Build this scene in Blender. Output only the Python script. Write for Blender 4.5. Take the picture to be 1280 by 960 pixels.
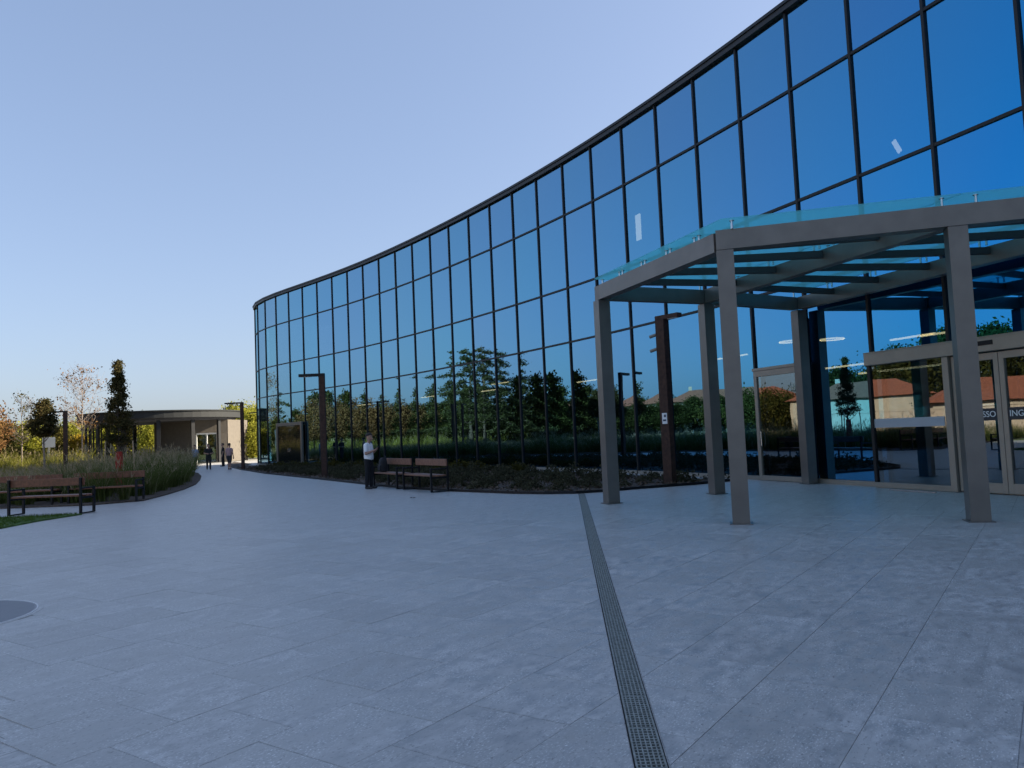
import bpy, bmesh, math, random
import numpy as np
from mathutils import Vector, Matrix

# ------------------------------------------------------------------ camera, sky, sun, exposure
for o in list(bpy.data.objects):
    bpy.data.objects.remove(o)
scene = bpy.context.scene
col = scene.collection
R = math.radians
FPX, PITCH, ROLL, EYE = 973.7, R(3.6075), R(-2.4974), 1.6
_f = np.array([0, math.cos(PITCH), math.sin(PITCH)])
_u = np.array([0, -math.sin(PITCH), math.cos(PITCH)])
_x = np.array([1.0, 0, 0])
CR = math.cos(ROLL) * _x + math.sin(ROLL) * _u
CU = -math.sin(ROLL) * _x + math.cos(ROLL) * _u
cam_data = bpy.data.cameras.new('camera')
cam = bpy.data.objects.new('camera', cam_data)
col.objects.link(cam)
m = Matrix.Identity(4)
for i in range(3):
    m[i][0], m[i][1], m[i][2] = CR[i], CU[i], -_f[i]
m[2][3] = EYE
cam.matrix_world = m
cam_data.sensor_width = 36
cam_data.lens = 36 * FPX / 1280
cam_data.clip_end = 3000
cam_data.clip_start = 0.05
scene.camera = cam

SUN_EL, SUN_AZ = R(26.5), R(12.0)          # azimuth measured from +X, the sun stands behind the building
SUN = Vector((math.cos(SUN_EL) * math.cos(SUN_AZ), math.cos(SUN_EL) * math.sin(SUN_AZ), math.sin(SUN_EL)))
world = bpy.data.worlds.new('World')
scene.world = world
world.use_nodes = True
wn = world.node_tree.nodes
sky = wn.new('ShaderNodeTexSky')
sky.sky_type = 'NISHITA'
sky.sun_disc = False
sky.sun_elevation = SUN_EL
sky.sun_rotation = math.atan2(SUN.x, SUN.y)
sky.air_density = 1.0
sky.dust_density = 1.8
sky.ozone_density = 2.0
wn['Background'].inputs['Strength'].default_value = 0.131
gam = wn.new('ShaderNodeGamma')                       # evens out the sky as the phone's tone mapping does
gam.inputs['Gamma'].default_value = 0.56
world.node_tree.links.new(sky.outputs[0], gam.inputs[0])
wb = wn.new('ShaderNodeVectorMath')                    # white balance of the photograph
wb.operation = 'MULTIPLY'
wb.inputs[1].default_value = (0.75, 0.815, 0.98)
world.node_tree.links.new(gam.outputs[0], wb.inputs[0])
world.node_tree.links.new(wb.outputs[0], wn['Background'].inputs[0])
sl = bpy.data.lights.new('sun', 'SUN')
sl.energy = 5.0
sl.angle = R(0.53)
sl.color = (1.0, 0.88, 0.70)
sun = bpy.data.objects.new('sun', sl)
sun.rotation_euler = (-SUN).to_track_quat('-Z', 'Y').to_euler()
sun.location = (60, 10, 40)
col.objects.link(sun)
scene.view_settings.view_transform = 'Standard'
scene.view_settings.look = 'None'
scene.view_settings.exposure = 1.6
scene.view_settings.gamma = 1.0
scene.view_settings.use_curve_mapping = False


# ------------------------------------------------------------------ helpers
def G(px, py, z=0.0):
    """a photograph pixel -> the point of the plane at height z that it shows"""
    d = _f + CR * (px - 640) / FPX - CU * (py - 480) / FPX
    t = (z - EYE) / d[2]
    return Vector((d[0] * t, d[1] * t, z))


def at_depth(px, py, y):
    d = _f + CR * (px - 640) / FPX - CU * (py - 480) / FPX
    t = y / d[1]
    return Vector((d[0] * t, y, EYE + d[2] * t))


class MB:
    def __init__(s):
        s.v, s.f, s.mi = [], [], []

    def face(s, pts, mi=0):
        n = len(s.v)
        s.v += [tuple(p) for p in pts]
        s.f.append(tuple(range(n, n + len(pts))))
        s.mi.append(mi)

    def box(s, c, d, rz=0.0, mi=0, bev=0.0):
        hx, hy, hz = d[0] / 2, d[1] / 2, d[2] / 2
        ca, sa = math.cos(rz), math.sin(rz)
        n = len(s.v)
        if bev <= 0:
            for z in (-hz, hz):
                for x, y in ((-hx, -hy), (hx, -hy), (hx, hy), (-hx, hy)):
                    s.v.append((c[0] + x * ca - y * sa, c[1] + x * sa + y * ca, c[2] + z))
            F = [(0, 3, 2, 1), (4, 5, 6, 7), (0, 1, 5, 4), (1, 2, 6, 5), (2, 3, 7, 6), (3, 0, 4, 7)]
        else:
            b = bev
            for z, k in ((-hz, b), (-hz + b, 0), (hz - b, 0), (hz, b)):
                for x, y in ((-hx + k, -hy + k), (hx - k, -hy + k), (hx - k, hy - k), (-hx + k, hy - k)):
                    s.v.append((c[0] + x * ca - y * sa, c[1] + x * sa + y * ca, c[2] + z))
            F = [(0, 3, 2, 1), (12, 13, 14, 15)]
            for l in range(3):
                for k in range(4):
                    a, b2 = l * 4 + k, l * 4 + (k + 1) % 4
                    F.append((a, b2, b2 + 4, a + 4))
        for f in F:
            s.f.append(tuple(n + i for i in f))
            s.mi.append(mi)
        return s

    def bar(s, p, q, w, h, mi=0, up=(0, 0, 1)):
        p, q = Vector(p), Vector(q)
        d = (q - p).normalized()
        up = Vector(up)
        if abs(d.dot(up)) > 0.98:
            up = Vector((1, 0, 0))
        sx = d.cross(up).normalized() * w / 2
        sz = sx.cross(d).normalized() * h / 2
        n = len(s.v)
        for e in (p, q):
            for a, b in ((-1, -1), (1, -1), (1, 1), (-1, 1)):
                s.v.append(tuple(e + sx * a + sz * b))
        for f in [(0, 3, 2, 1), (4, 5, 6, 7), (0, 1, 5, 4), (1, 2, 6, 5), (2, 3, 7, 6), (3, 0, 4, 7)]:
            s.f.append(tuple(n + i for i in f))
            s.mi.append(mi)
        return s

    def tube(s, pts, rad, k=8, mi=0, cap=True):
        pts = [Vector(p) for p in pts]
        n = len(s.v)
        ref = None
        for i, p in enumerate(pts):
            d = (pts[min(i + 1, len(pts) - 1)] - pts[max(i - 1, 0)]).normalized()
            if ref is None:
                ref = d.orthogonal().normalized()
            a = (ref - d * ref.dot(d)).normalized()
            ref = a
            b = d.cross(a)
            r = rad[i] if hasattr(rad, '__len__') else rad
            for j in range(k):
                t = 2 * math.pi * j / k
                s.v.append(tuple(p + a * (r * math.cos(t)) + b * (r * math.sin(t))))
        for i in range(len(pts) - 1):
            for j in range(k):
                a, b = n + i * k + j, n + i * k + (j + 1) % k
                s.f.append((a, b, b + k, a + k))
                s.mi.append(mi)
        if cap:
            s.f.append(tuple(n + j for j in reversed(range(k))))
            s.mi.append(mi)
            e = n + (len(pts) - 1) * k
            s.f.append(tuple(e + j for j in range(k)))
            s.mi.append(mi)
        return s

    def prism(s, poly, z0, z1, mi=0):
        n, k = len(s.v), len(poly)
        a = sum(poly[i][0] * poly[(i + 1) % k][1] - poly[(i + 1) % k][0] * poly[i][1] for i in range(k))
        if a < 0:
            poly = poly[::-1]
        s.v += [(p[0], p[1], z0) for p in poly] + [(p[0], p[1], z1) for p in poly]
        s.f.append(tuple(n + i for i in reversed(range(k))))
        s.f.append(tuple(n + k + i for i in range(k)))
        s.mi += [mi, mi]
        for i in range(k):
            j = (i + 1) % k
            s.f.append((n + i, n + j, n + k + j, n + k + i))
            s.mi.append(mi)
        return s

    def mesh(s, name, mats, smooth=False):
        me = bpy.data.meshes.new(name)
        me.from_pydata(s.v, [], s.f)
        for mt in (mats if isinstance(mats, (list, tuple)) else [mats]):
            me.materials.append(mt)
        if max(s.mi, default=0):
            me.polygons.foreach_set('material_index', s.mi)
        if smooth:
            me.polygons.foreach_set('use_smooth', [True] * len(me.polygons))
        me.update()
        return me

    def build(s, name, mats, parent=None, smooth=False):
        return link(name, s.mesh(name, mats, smooth), parent)


def link(name, me, parent=None, loc=(0, 0, 0), rz=0.0):
    o = bpy.data.objects.new(name, me)
    col.objects.link(o)
    o.parent = parent
    o.location = loc
    o.rotation_euler = (0, 0, rz)
    return o


def tag(o, label, cat, group=None):
    o['label'] = label
    o['category'] = cat
    if group:
        o['group'] = group
    return o


def thing(name, label, cat, loc=(0, 0, 0), rz=0.0, group=None):
    o = link(name, None, None, loc, rz)
    o.empty_display_size = 0.2
    return tag(o, label, cat, group)


def struct(o, kind='structure'):
    o['kind'] = kind
    return o


def arr_mesh(name, verts, faces, mats, mi=None, smooth=False):
    """fast mesh from numpy arrays of equal-sided faces"""
    me = bpy.data.meshes.new(name)
    k = faces.shape[1]
    me.vertices.add(len(verts))
    me.vertices.foreach_set('co', np.ascontiguousarray(verts, dtype=np.float32).ravel())
    me.loops.add(faces.size)
    me.loops.foreach_set('vertex_index', np.ascontiguousarray(faces, dtype=np.int32).ravel())
    me.polygons.add(len(faces))
    me.polygons.foreach_set('loop_start', np.arange(0, faces.size, k, dtype=np.int32))
    for mt in (mats if isinstance(mats, (list, tuple)) else [mats]):
        me.materials.append(mt)
    if mi is not None:
        me.polygons.foreach_set('material_index', np.ascontiguousarray(mi, dtype=np.int32))
    if smooth:
        me.polygons.foreach_set('use_smooth', np.ones(len(faces), dtype=bool))
    me.update()
    me.validate()
    return me


# ------------------------------------------------------------------ materials
def mat(name, base, rough=0.6, metal=0.0, var=0.0, scale=8.0, bump=0.0, bscale=60.0, spec=0.5, coord='Object', hue2=None, emit=None):
    mt = bpy.data.materials.new(name)
    mt.use_nodes = True
    nt = mt.node_tree
    N, L = nt.nodes, nt.links
    p = N['Principled BSDF']
    p.inputs['Base Color'].default_value = (*base, 1)
    p.inputs['Roughness'].default_value = rough
    p.inputs['Metallic'].default_value = metal
    p.inputs['Specular IOR Level'].default_value = spec
    if var or bump:
        tc = N.new('ShaderNodeTexCoord')
        src = tc.outputs[coord]
    if var:
        nz = N.new('ShaderNodeTexNoise')
        nz.inputs['Scale'].default_value = scale
        nz.inputs['Detail'].default_value = 6
        L.new(src, nz.inputs['Vector'])
        rp = N.new('ShaderNodeValToRGB')
        c2 = hue2 or tuple(min(1, c * (1 + var)) for c in base)
        rp.color_ramp.elements[0].position = 0.3
        rp.color_ramp.elements[1].position = 0.72
        rp.color_ramp.elements[0].color = (*[c * (1 - var) for c in base], 1)
        rp.color_ramp.elements[1].color = (*c2, 1)
        L.new(nz.outputs[0], rp.inputs[0])
        L.new(rp.outputs[0], p.inputs['Base Color'])
    if bump:
        nb = N.new('ShaderNodeTexNoise')
        nb.inputs['Scale'].default_value = bscale
        nb.inputs['Detail'].default_value = 4
        L.new(src, nb.inputs['Vector'])
        bp = N.new('ShaderNodeBump')
        bp.inputs['Strength'].default_value = bump
        bp.inputs['Distance'].default_value = 0.01
        L.new(nb.outputs[0], bp.inputs['Height'])
        L.new(bp.outputs[0], p.inputs['Normal'])
    if emit:
        p.inputs['Emission Color'].default_value = (*emit[0], 1)
        p.inputs['Emission Strength'].default_value = emit[1]
    return mt


def leaf_mat(name, c1, c2, trans=0.35, scale=1.3):
    mt = bpy.data.materials.new(name)
    mt.use_nodes = True
    nt = mt.node_tree
    N, L = nt.nodes, nt.links
    N.remove(N['Principled BSDF'])
    out = N['Material Output']
    geo = N.new('ShaderNodeNewGeometry')
    oi = N.new('ShaderNodeObjectInfo')
    tc = N.new('ShaderNodeTexCoord')
    nz = N.new('ShaderNodeTexNoise')
    nz.inputs['Scale'].default_value = scale
    nz.inputs['Detail'].default_value = 3
    L.new(tc.outputs['Object'], nz.inputs['Vector'])
    mx = N.new('ShaderNodeMath')
    mx.operation = 'MULTIPLY_ADD'
    L.new(geo.outputs['Random Per Island'], mx.inputs[0])
    mx.inputs[1].default_value = 0.55
    mm = N.new('ShaderNodeMath')
    mm.operation = 'MULTIPLY_ADD'
    L.new(nz.outputs[0], mm.inputs[0])
    mm.inputs[1].default_value = 1.2
    mm.inputs[2].default_value = -0.38
    L.new(mm.outputs[0], mx.inputs[2])
    rp = N.new('ShaderNodeValToRGB')
    rp.color_ramp.elements[0].color = (*c1, 1)
    rp.color_ramp.elements[1].color = (*c2, 1)
    L.new(mx.outputs[0], rp.inputs[0])
    d = N.new('ShaderNodeBsdfDiffuse')
    t = N.new('ShaderNodeBsdfTranslucent')
    L.new(rp.outputs[0], d.inputs[0])
    L.new(rp.outputs[0], t.inputs[0])
    ms = N.new('ShaderNodeMixShader')
    ms.inputs[0].default_value = trans
    L.new(d.outputs[0], ms.inputs[1])
    L.new(t.outputs[0], ms.inputs[2])
    L.new(ms.outputs[0], out.inputs[0])
    return mt


def glass_mat(name, refl, tint, r0=0.4, rough=0.0, milky=None, graze=None, rmax=1.0):
    """coated sheet glass: a tinted mirror layer over a tinted clear one, more mirror at grazing angles"""
    mt = bpy.data.materials.new(name)
    mt.use_nodes = True
    nt = mt.node_tree
    N, L = nt.nodes, nt.links
    N.remove(N['Principled BSDF'])
    g = N.new('ShaderNodeBsdfGlossy')
    g.inputs['Roughness'].default_value = rough
    g.inputs['Color'].default_value = (*refl, 1)
    wt = N.new('ShaderNodeTexCoord')                     # slight roller-wave distortion of the sheet
    wz = N.new('ShaderNodeTexNoise')
    wz.inputs['Scale'].default_value = 0.9
    wz.inputs['Detail'].default_value = 1.0
    L.new(wt.outputs['Object'], wz.inputs['Vector'])
    wb_ = N.new('ShaderNodeBump')
    wb_.inputs['Strength'].default_value = 1.0
    wb_.inputs['Distance'].default_value = 0.0016
    L.new(wz.outputs[0], wb_.inputs['Height'])
    L.new(wb_.outputs[0], g.inputs['Normal'])
    if graze:                                            # the coating's blue pales towards grazing angles
        fw_ = N.new('ShaderNodeLayerWeight')
        fw_.inputs['Blend'].default_value = 0.5
        m2 = N.new('ShaderNodeMapRange')
        m2.inputs['From Min'].default_value = 0.22
        m2.inputs['From Max'].default_value = 0.60
        L.new(fw_.outputs['Facing'], m2.inputs['Value'])
        cm_ = N.new('ShaderNodeMix')
        cm_.data_type = 'RGBA'
        cm_.inputs['A'].default_value = (*refl, 1)
        cm_.inputs['B'].default_value = (*graze, 1)
        L.new(m2.outputs[0], cm_.inputs['Factor'])
        oi = N.new('ShaderNodeObjectInfo')              # batch differences from pane to pane
        vr = N.new('ShaderNodeMix')
        vr.data_type = 'RGBA'
        vr.inputs['A'].default_value = (1.05, 0.97, 0.995, 1)
        vr.inputs['B'].default_value = (0.93, 1.035, 1.005, 1)
        L.new(oi.outputs['Random'], vr.inputs['Factor'])
        vm = N.new('ShaderNodeVectorMath')
        vm.operation = 'MULTIPLY'
        L.new(cm_.outputs['Result'], vm.inputs[0])
        L.new(vr.outputs['Result'], vm.inputs[1])
        L.new(vm.outputs[0], g.inputs['Color'])
    t = N.new('ShaderNodeBsdfTransparent')
    t.inputs[0].default_value = (*tint, 1)
    lw = N.new('ShaderNodeLayerWeight')
    lw.inputs['Blend'].default_value = 0.35
    mr = N.new('ShaderNodeMapRange')
    mr.inputs['To Min'].default_value = r0
    mr.inputs['To Max'].default_value = rmax
    L.new(lw.outputs['Fresnel'], mr.inputs['Value'])
    ge = N.new('ShaderNodeNewGeometry')                  # the coating sits on the outer face of the sheet only
    iv = N.new('ShaderNodeMath')
    iv.operation = 'SUBTRACT'
    iv.inputs[0].default_value = 1.0
    L.new(ge.outputs['Backfacing'], iv.inputs[1])
    fm = N.new('ShaderNodeMath')
    fm.operation = 'MULTIPLY'
    L.new(mr.outputs[0], fm.inputs[0])
    L.new(iv.outputs[0], fm.inputs[1])
    tm = N.new('ShaderNodeMix')
    tm.data_type = 'RGBA'
    tm.inputs['A'].default_value = (*tint, 1)
    tm.inputs['B'].default_value = (1, 1, 1, 1)
    L.new(ge.outputs['Backfacing'], tm.inputs['Factor'])
    L.new(tm.outputs['Result'], t.inputs[0])
    ms = N.new('ShaderNodeMixShader')
    L.new(fm.outputs[0], ms.inputs[0])
    body = t
    if milky:                                            # laminated interlayer that scatters some of the skylight
        tl = N.new('ShaderNodeBsdfTranslucent')
        tl.inputs[0].default_value = (*milky[0], 1)
        body = N.new('ShaderNodeMixShader')
        body.inputs[0].default_value = milky[1]
        L.new(t.outputs[0], body.inputs[1])
        L.new(tl.outputs[0], body.inputs[2])
    L.new(body.outputs[0], ms.inputs[1])
    L.new(g.outputs[0], ms.inputs[2])
    L.new(ms.outputs[0], N['Material Output'].inputs[0])
    return mt


# slab grid measured on the photograph
TILE = 0.68
TA = R(55.3)
TU = np.array([math.cos(TA), math.sin(TA)])
TN = np.array([math.sin(TA), -math.cos(TA)])
ROW0 = -2.97


def stone_mat(name, joints):
    mt = bpy.data.materials.new(name)
    mt.use_nodes = True
    nt = mt.node_tree
    N, L = nt.nodes, nt.links
    p = N['Principled BSDF']
    geo = N.new('ShaderNodeNewGeometry')
    mp = N.new('ShaderNodeMapping')
    mp.vector_type = 'TEXTURE'
    mp.inputs['Rotation'].default_value = (0, 0, TA)
    L.new(geo.outputs['Position'], mp.inputs['Vector'])
    st = N.new('ShaderNodeMapping')                      # grain drawn out along the slab rows
    st.inputs['Scale'].default_value = (0.55, 1.0, 1.0)
    L.new(mp.outputs[0], st.inputs['Vector'])

    if not joints:                                       # every slab is cut from another part of the sheet
        oi0 = N.new('ShaderNodeObjectInfo')
        sc0 = N.new('ShaderNodeVectorMath')
        sc0.operation = 'MULTIPLY_ADD'
        sc0.inputs[1].default_value = (37.0, 91.0, 0.0)
        cx = N.new('ShaderNodeCombineXYZ')
        for k_ in range(3):
            L.new(oi0.outputs['Random'], cx.inputs[k_])
        L.new(cx.outputs[0], sc0.inputs[0])
        L.new(st.outputs[0], sc0.inputs[2])
        st = sc0

    def noise(sc, det, lo, hi, src=None):
        src = src or st
        n = N.new('ShaderNodeTexNoise')
        n.inputs['Scale'].default_value = sc
        n.inputs['Detail'].default_value = det
        n.inputs['Roughness'].default_value = 0.65
        L.new(src.outputs[0], n.inputs['Vector'])
        m_ = N.new('ShaderNodeMapRange')
        m_.inputs['From Min'].default_value = lo
        m_.inputs['From Max'].default_value = hi
        L.new(n.outputs[0], m_.inputs['Value'])
        return m_
    big = noise(1.6, 4, 0.42, 0.62)
    mid = noise(9.0, 9, 0.38, 0.62)
    fine = noise(85.0, 3, 0.54, 0.68)
    gate = noise(4.0, 6, 0.42, 0.56)
    base = N.new('ShaderNodeMix')
    base.data_type = 'RGBA'
    base.inputs['A'].default_value = (0.330, 0.325, 0.316, 1)
    base.inputs['B'].default_value = (0.535, 0.527, 0.507, 1)
    L.new(mid.outputs[0], base.inputs['Factor'])
    b2 = N.new('ShaderNodeMix')
    b2.data_type = 'RGBA'
    b2.inputs['B'].default_value = (0.415, 0.408, 0.388, 1)
    L.new(big.outputs[0], b2.inputs['Factor'])
    L.new(base.outputs['Result'], b2.inputs['A'])
    sp = N.new('ShaderNodeMath')
    sp.operation = 'MULTIPLY'
    L.new(fine.outputs[0], sp.inputs[0])
    L.new(gate.outputs[0], sp.inputs[1])
    s2 = N.new('ShaderNodeMath')
    s2.operation = 'MULTIPLY'
    L.new(sp.outputs[0], s2.inputs[0])
    s2.inputs[1].default_value = 0.8
    b3 = N.new('ShaderNodeMix')
    b3.data_type = 'RGBA'
    b3.inputs['B'].default_value = (0.86, 0.86, 0.84, 1)
    L.new(s2.outputs[0], b3.inputs['Factor'])
    L.new(b2.outputs['Result'], b3.inputs['A'])
    # pits
    pit = noise(48.0, 3, 0.33, 0.42)
    b4 = N.new('ShaderNodeMix')
    b4.data_type = 'RGBA'
    b4.inputs['A'].default_value = (0.27, 0.265, 0.255, 1)
    L.new(pit.outputs[0], b4.inputs['Factor'])
    L.new(b3.outputs['Result'], b4.inputs['B'])
    last = b4
    if joints:
        bk = N.new('ShaderNodeTexBrick')
        bk.inputs['Scale'].default_value = 1.0
        bk.inputs['Brick Width'].default_value = TILE
        bk.inputs['Row Height'].default_value = TILE
        bk.inputs['Mortar Size'].default_value = 0.004
        bk.inputs['Color1'].default_value = (0, 0, 0, 1)
        bk.inputs['Color2'].default_value = (0, 0, 0, 1)
        bk.inputs['Mortar'].default_value = (1, 1, 1, 1)
        L.new(mp.outputs[0], bk.inputs['Vector'])
        b5 = N.new('ShaderNodeMix')
        b5.data_type = 'RGBA'
        b5.inputs['B'].default_value = (0.22, 0.215, 0.20, 1)
        L.new(bk.outputs['Color'], b5.inputs['Factor'])
        L.new(b4.outputs['Result'], b5.inputs['A'])
        last = b5
    else:
        oi = N.new('ShaderNodeObjectInfo')
        mr = N.new('ShaderNodeMapRange')
        mr.inputs['To Min'].default_value = 0.93
        mr.inputs['To Max'].default_value = 1.06
        L.new(oi.outputs['Random'], mr.inputs['Value'])
        ml = N.new('ShaderNodeVectorMath')
        ml.operation = 'SCALE'
        L.new(b4.outputs['Result'], ml.inputs[0])
        L.new(mr.outputs[0], ml.inputs['Scale'])
        last = None
        L.new(ml.outputs[0], p.inputs['Base Color'])
    if last:
        L.new(last.outputs['Result'], p.inputs['Base Color'])
    rr = N.new('ShaderNodeMapRange')
    rr.inputs['To Min'].default_value = 0.34
    rr.inputs['To Max'].default_value = 0.60
    L.new(mid.outputs[0], rr.inputs['Value'])
    L.new(rr.outputs[0], p.inputs['Roughness'])
    bp = N.new('ShaderNodeBump')
    bp.inputs['Strength'].default_value = 0.35
    bp.inputs['Distance'].default_value = 0.004
    L.new(mid.outputs[0], bp.inputs['Height'])
    L.new(bp.outputs[0], p.inputs['Normal'])
    return mt


M = dict(
    slab=stone_mat('stone_slab', False), paving=stone_mat('stone_paving', True),
    joint=mat('joint_mortar', (0.12, 0.12, 0.115), 0.9),
    frame=mat('dark_anodised_frame', (0.012, 0.0125, 0.014), 0.45, 0.0, spec=0.3),
    coping=mat('dark_coping', (0.022, 0.022, 0.024), 0.45, 0.2),
    steel=mat('grey_painted_steel', (0.168, 0.153, 0.138), 0.36, 0.45, var=0.10, scale=3, bump=0.04, bscale=40),
    purlin=mat('dark_painted_steel', (0.05, 0.047, 0.045), 0.5, 0.2),
    alu=mat('grey_aluminium', (0.30, 0.268, 0.225), 0.42, 0.40, var=0.06, scale=4),
    rust=mat('weathering_steel', (0.055, 0.026, 0.017), 0.75, 0.2, var=0.4, scale=9, bump=0.15),
    blackmetal=mat('black_metal', (0.012, 0.012, 0.014), 0.5, 0.5),
    stainless=mat('stainless_steel', (0.55, 0.56, 0.58), 0.25, 1.0),
    grate=mat('galvanised_grate', (0.30, 0.315, 0.29), 0.55, 0.45, var=0.35, scale=25),
    dark=mat('dark_channel', (0.008, 0.008, 0.008), 0.9),
    wood=mat('brown_bench_wood', (0.19, 0.070, 0.036), 0.5, var=0.35, scale=14, bump=0.2),
    woodlight=mat('worn_bench_wood', (0.22, 0.105, 0.065), 0.5, var=0.3, scale=14, bump=0.2),
    white=mat('white_paint', (0.78, 0.78, 0.75), 0.5),
    plaster=mat('beige_plaster', (0.115, 0.10, 0.082), 0.85, var=0.10, scale=3, bump=0.1),
    cream=mat('cream_render', (0.46, 0.36, 0.27), 0.9, var=0.08, scale=2),
    whitewall=mat('white_render', (0.44, 0.33, 0.25), 0.9, var=0.10, scale=1.5),
    roof=mat('red_roof_tiles', (0.27, 0.085, 0.045), 0.85, var=0.3, scale=5, bump=0.4, bscale=14),
    lawn=mat('lawn', (0.06, 0.12, 0.022), 0.95, var=0.5, scale=3, bump=0.6, bscale=90),
    meadow=mat('meadow', (0.075, 0.10, 0.028), 0.95, var=0.5, scale=0.35),
    mulch=mat('bark_mulch', (0.072, 0.052, 0.038), 0.95, var=0.55, scale=14, bump=0.9, bscale=45, hue2=(0.13, 0.10, 0.078)),
    bark=mat('tree_bark', (0.10, 0.075, 0.055), 0.9, var=0.35, scale=12, bump=0.5, bscale=30),
    greybark=mat('pale_bark', (0.22, 0.18, 0.15), 0.9, var=0.3, scale=12),
    pane=glass_mat('coated_facade_glass', (0.040, 0.385, 0.79), (0.22, 0.25, 0.26), 0.64, graze=(0.33, 0.57, 0.71)),
    doorglass=glass_mat('clear_door_glass', (0.34, 0.40, 0.43), (0.42, 0.46, 0.46), 0.42),
    canopyglass=glass_mat('teal_canopy_glass', (0.55, 0.80, 0.85), (0.36, 0.84, 0.86), 0.04, milky=((0.34, 0.86, 0.86), 0.42), rmax=0.35),
    darkglass=mat('black_glass', (0.01, 0.011, 0.012), 0.03, spec=0.5),
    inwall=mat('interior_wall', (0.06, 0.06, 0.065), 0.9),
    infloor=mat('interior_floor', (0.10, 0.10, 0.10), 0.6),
    lamp=mat('lit_tube', (0.9, 0.8, 0.6), 0.5, emit=((1.0, 0.82, 0.46), 1.4)),
    panelglow=mat('lit_panel', (0.9, 0.9, 0.85), 0.5, emit=((1.0, 0.95, 0.75), 0.9)),  # even glow, also used for the window stand-in
    backpanel=mat('dark_panel', (0.018, 0.018, 0.02), 0.5),
    redwrap=mat('red_trunk_wrap', (0.36, 0.03, 0.02), 0.8, var=0.3, scale=20),
    stake=mat('wooden_stake', (0.42, 0.30, 0.18), 0.8),
    paper=mat('white_notice', (0.75, 0.77, 0.78), 0.6),
    ink=mat('dark_ink', (0.03, 0.05, 0.09), 0.6),
    film=mat('dark_door_film', (0.014, 0.02, 0.03), 0.45),
    letters=mat('white_letters', (0.80, 0.80, 0.80), 0.6),
    band=mat('frosted_band', (0.42, 0.43, 0.46), 0.55),
    L_dark=leaf_mat('dark_green_leaf', (0.024, 0.032, 0.011), (0.085, 0.082, 0.025)),
    L_green=leaf_mat('green_leaf', (0.034, 0.036, 0.011), (0.115, 0.096, 0.025)),
    L_yellow=leaf_mat('yellow_green_leaf', (0.15, 0.17, 0.024), (0.40, 0.38, 0.06), 0.5),
    L_gold=leaf_mat('golden_leaf', (0.25, 0.16, 0.02), (0.42, 0.30, 0.04)),
    L_red=leaf_mat('reddish_leaf', (0.12, 0.058, 0.024), (0.25, 0.145, 0.06)),
    L_bronze=leaf_mat('bronze_leaf', (0.026, 0.040, 0.016), (0.13, 0.095, 0.040)),
    L_cedar=leaf_mat('cedar_needle', (0.032, 0.042, 0.019), (0.105, 0.105, 0.042)),
    G_blade=leaf_mat('grass_blade', (0.040, 0.068, 0.016), (0.17, 0.19, 0.060), 0.3, 0.7),
    G_plume=leaf_mat('grass_plume', (0.24, 0.19, 0.11), (0.46, 0.38, 0.24), 0.35, 0.7),
    G_lit=leaf_mat('meadow_blade', (0.13, 0.15, 0.025), (0.34, 0.31, 0.07), 0.5, 0.5),
    G_lawn=leaf_mat('lawn_blade', (0.05, 0.10, 0.02), (0.13, 0.20, 0.04)),
    shrub=leaf_mat('low_shrub_leaf', (0.035, 0.040, 0.022), (0.115, 0.105, 0.065)),
)

# ------------------------------------------------------------------ facade line (mullion feet), measured at 27 mullions
MUL = [(-20.905, 64.314), (-19.701, 62.506), (-18.323, 60.826), (-16.859, 59.219), (-15.366, 57.641), (-13.876, 56.06),
       (-12.409, 54.456), (-10.978, 52.821), (-9.584, 51.154), (-8.229, 49.455), (-6.91, 47.728), (-5.624, 45.977),
       (-4.367, 44.205), (-3.137, 42.414), (-1.934, 40.604), (-0.757, 38.777), (0.39, 36.932), (1.504, 35.067),
       (2.583, 33.18), (3.622, 31.272), (4.619, 29.341), (5.574, 27.389), (6.487, 25.418), (7.363, 23.429),
       (8.208, 21.427), (9.031, 19.416), (9.843, 17.401)]
FS = 0.935                      # the glass starts a plinth's height above the paving
SP = 2.173 * FS
pts = [Vector(p) * FS for p in MUL]
p, a = pts[0], 124.0
for da in (-10, -14, -18, -22, -24, -24):                 # the rounded far end
    a += da
    p = p + Vector((math.cos(R(a)), math.sin(R(a)))) * SP
    pts.insert(0, p)
FAR_N = 6
p, a = pts[-1], -68.6
for k in range(19):                                       # on past the camera, out of the picture
    a -= 0.9
    p = p + Vector((math.cos(R(a)), math.sin(R(a)))) * SP
    pts.append(p)
ZG = EYE * (1 - FS)
Z3, Z2, Z1, ZT = [EYE + (z - EYE) * FS for z in (5.38, 7.717, 10.895, 13.146)]


def seg(i):
    a_, b_ = pts[i], pts[i + 1]
    d = b_ - a_
    ang = math.atan2(d.y, d.x)
    mid = (a_ + b_) / 2
    out = Vector((d.y, -d.x)).normalized()                # towards the plaza
    return mid, ang, out


# ------------------------------------------------------------------ ground, plaza, lawns
gm = MB()
gm.face([(-900, -900, -0.12), (900, -900, -0.12), (900, 900, -0.12), (-900, 900, -0.12)])
struct(gm.build('ground', M['meadow']))

DA, DB = Vector((0.58, 3.775)), Vector((1.635, 19.83))    # drain axis, from the photograph
ddir = (DB - DA).normalized()
D0 = DA - ddir * 9.0
D1 = DB + ddir * 0.05
DW = 0.082
dn = Vector((ddir.y, -ddir.x))


def dl(s, t):
    q = D0 + ddir * s + dn * t
    return (q.x, q.y, -0.006)


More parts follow.
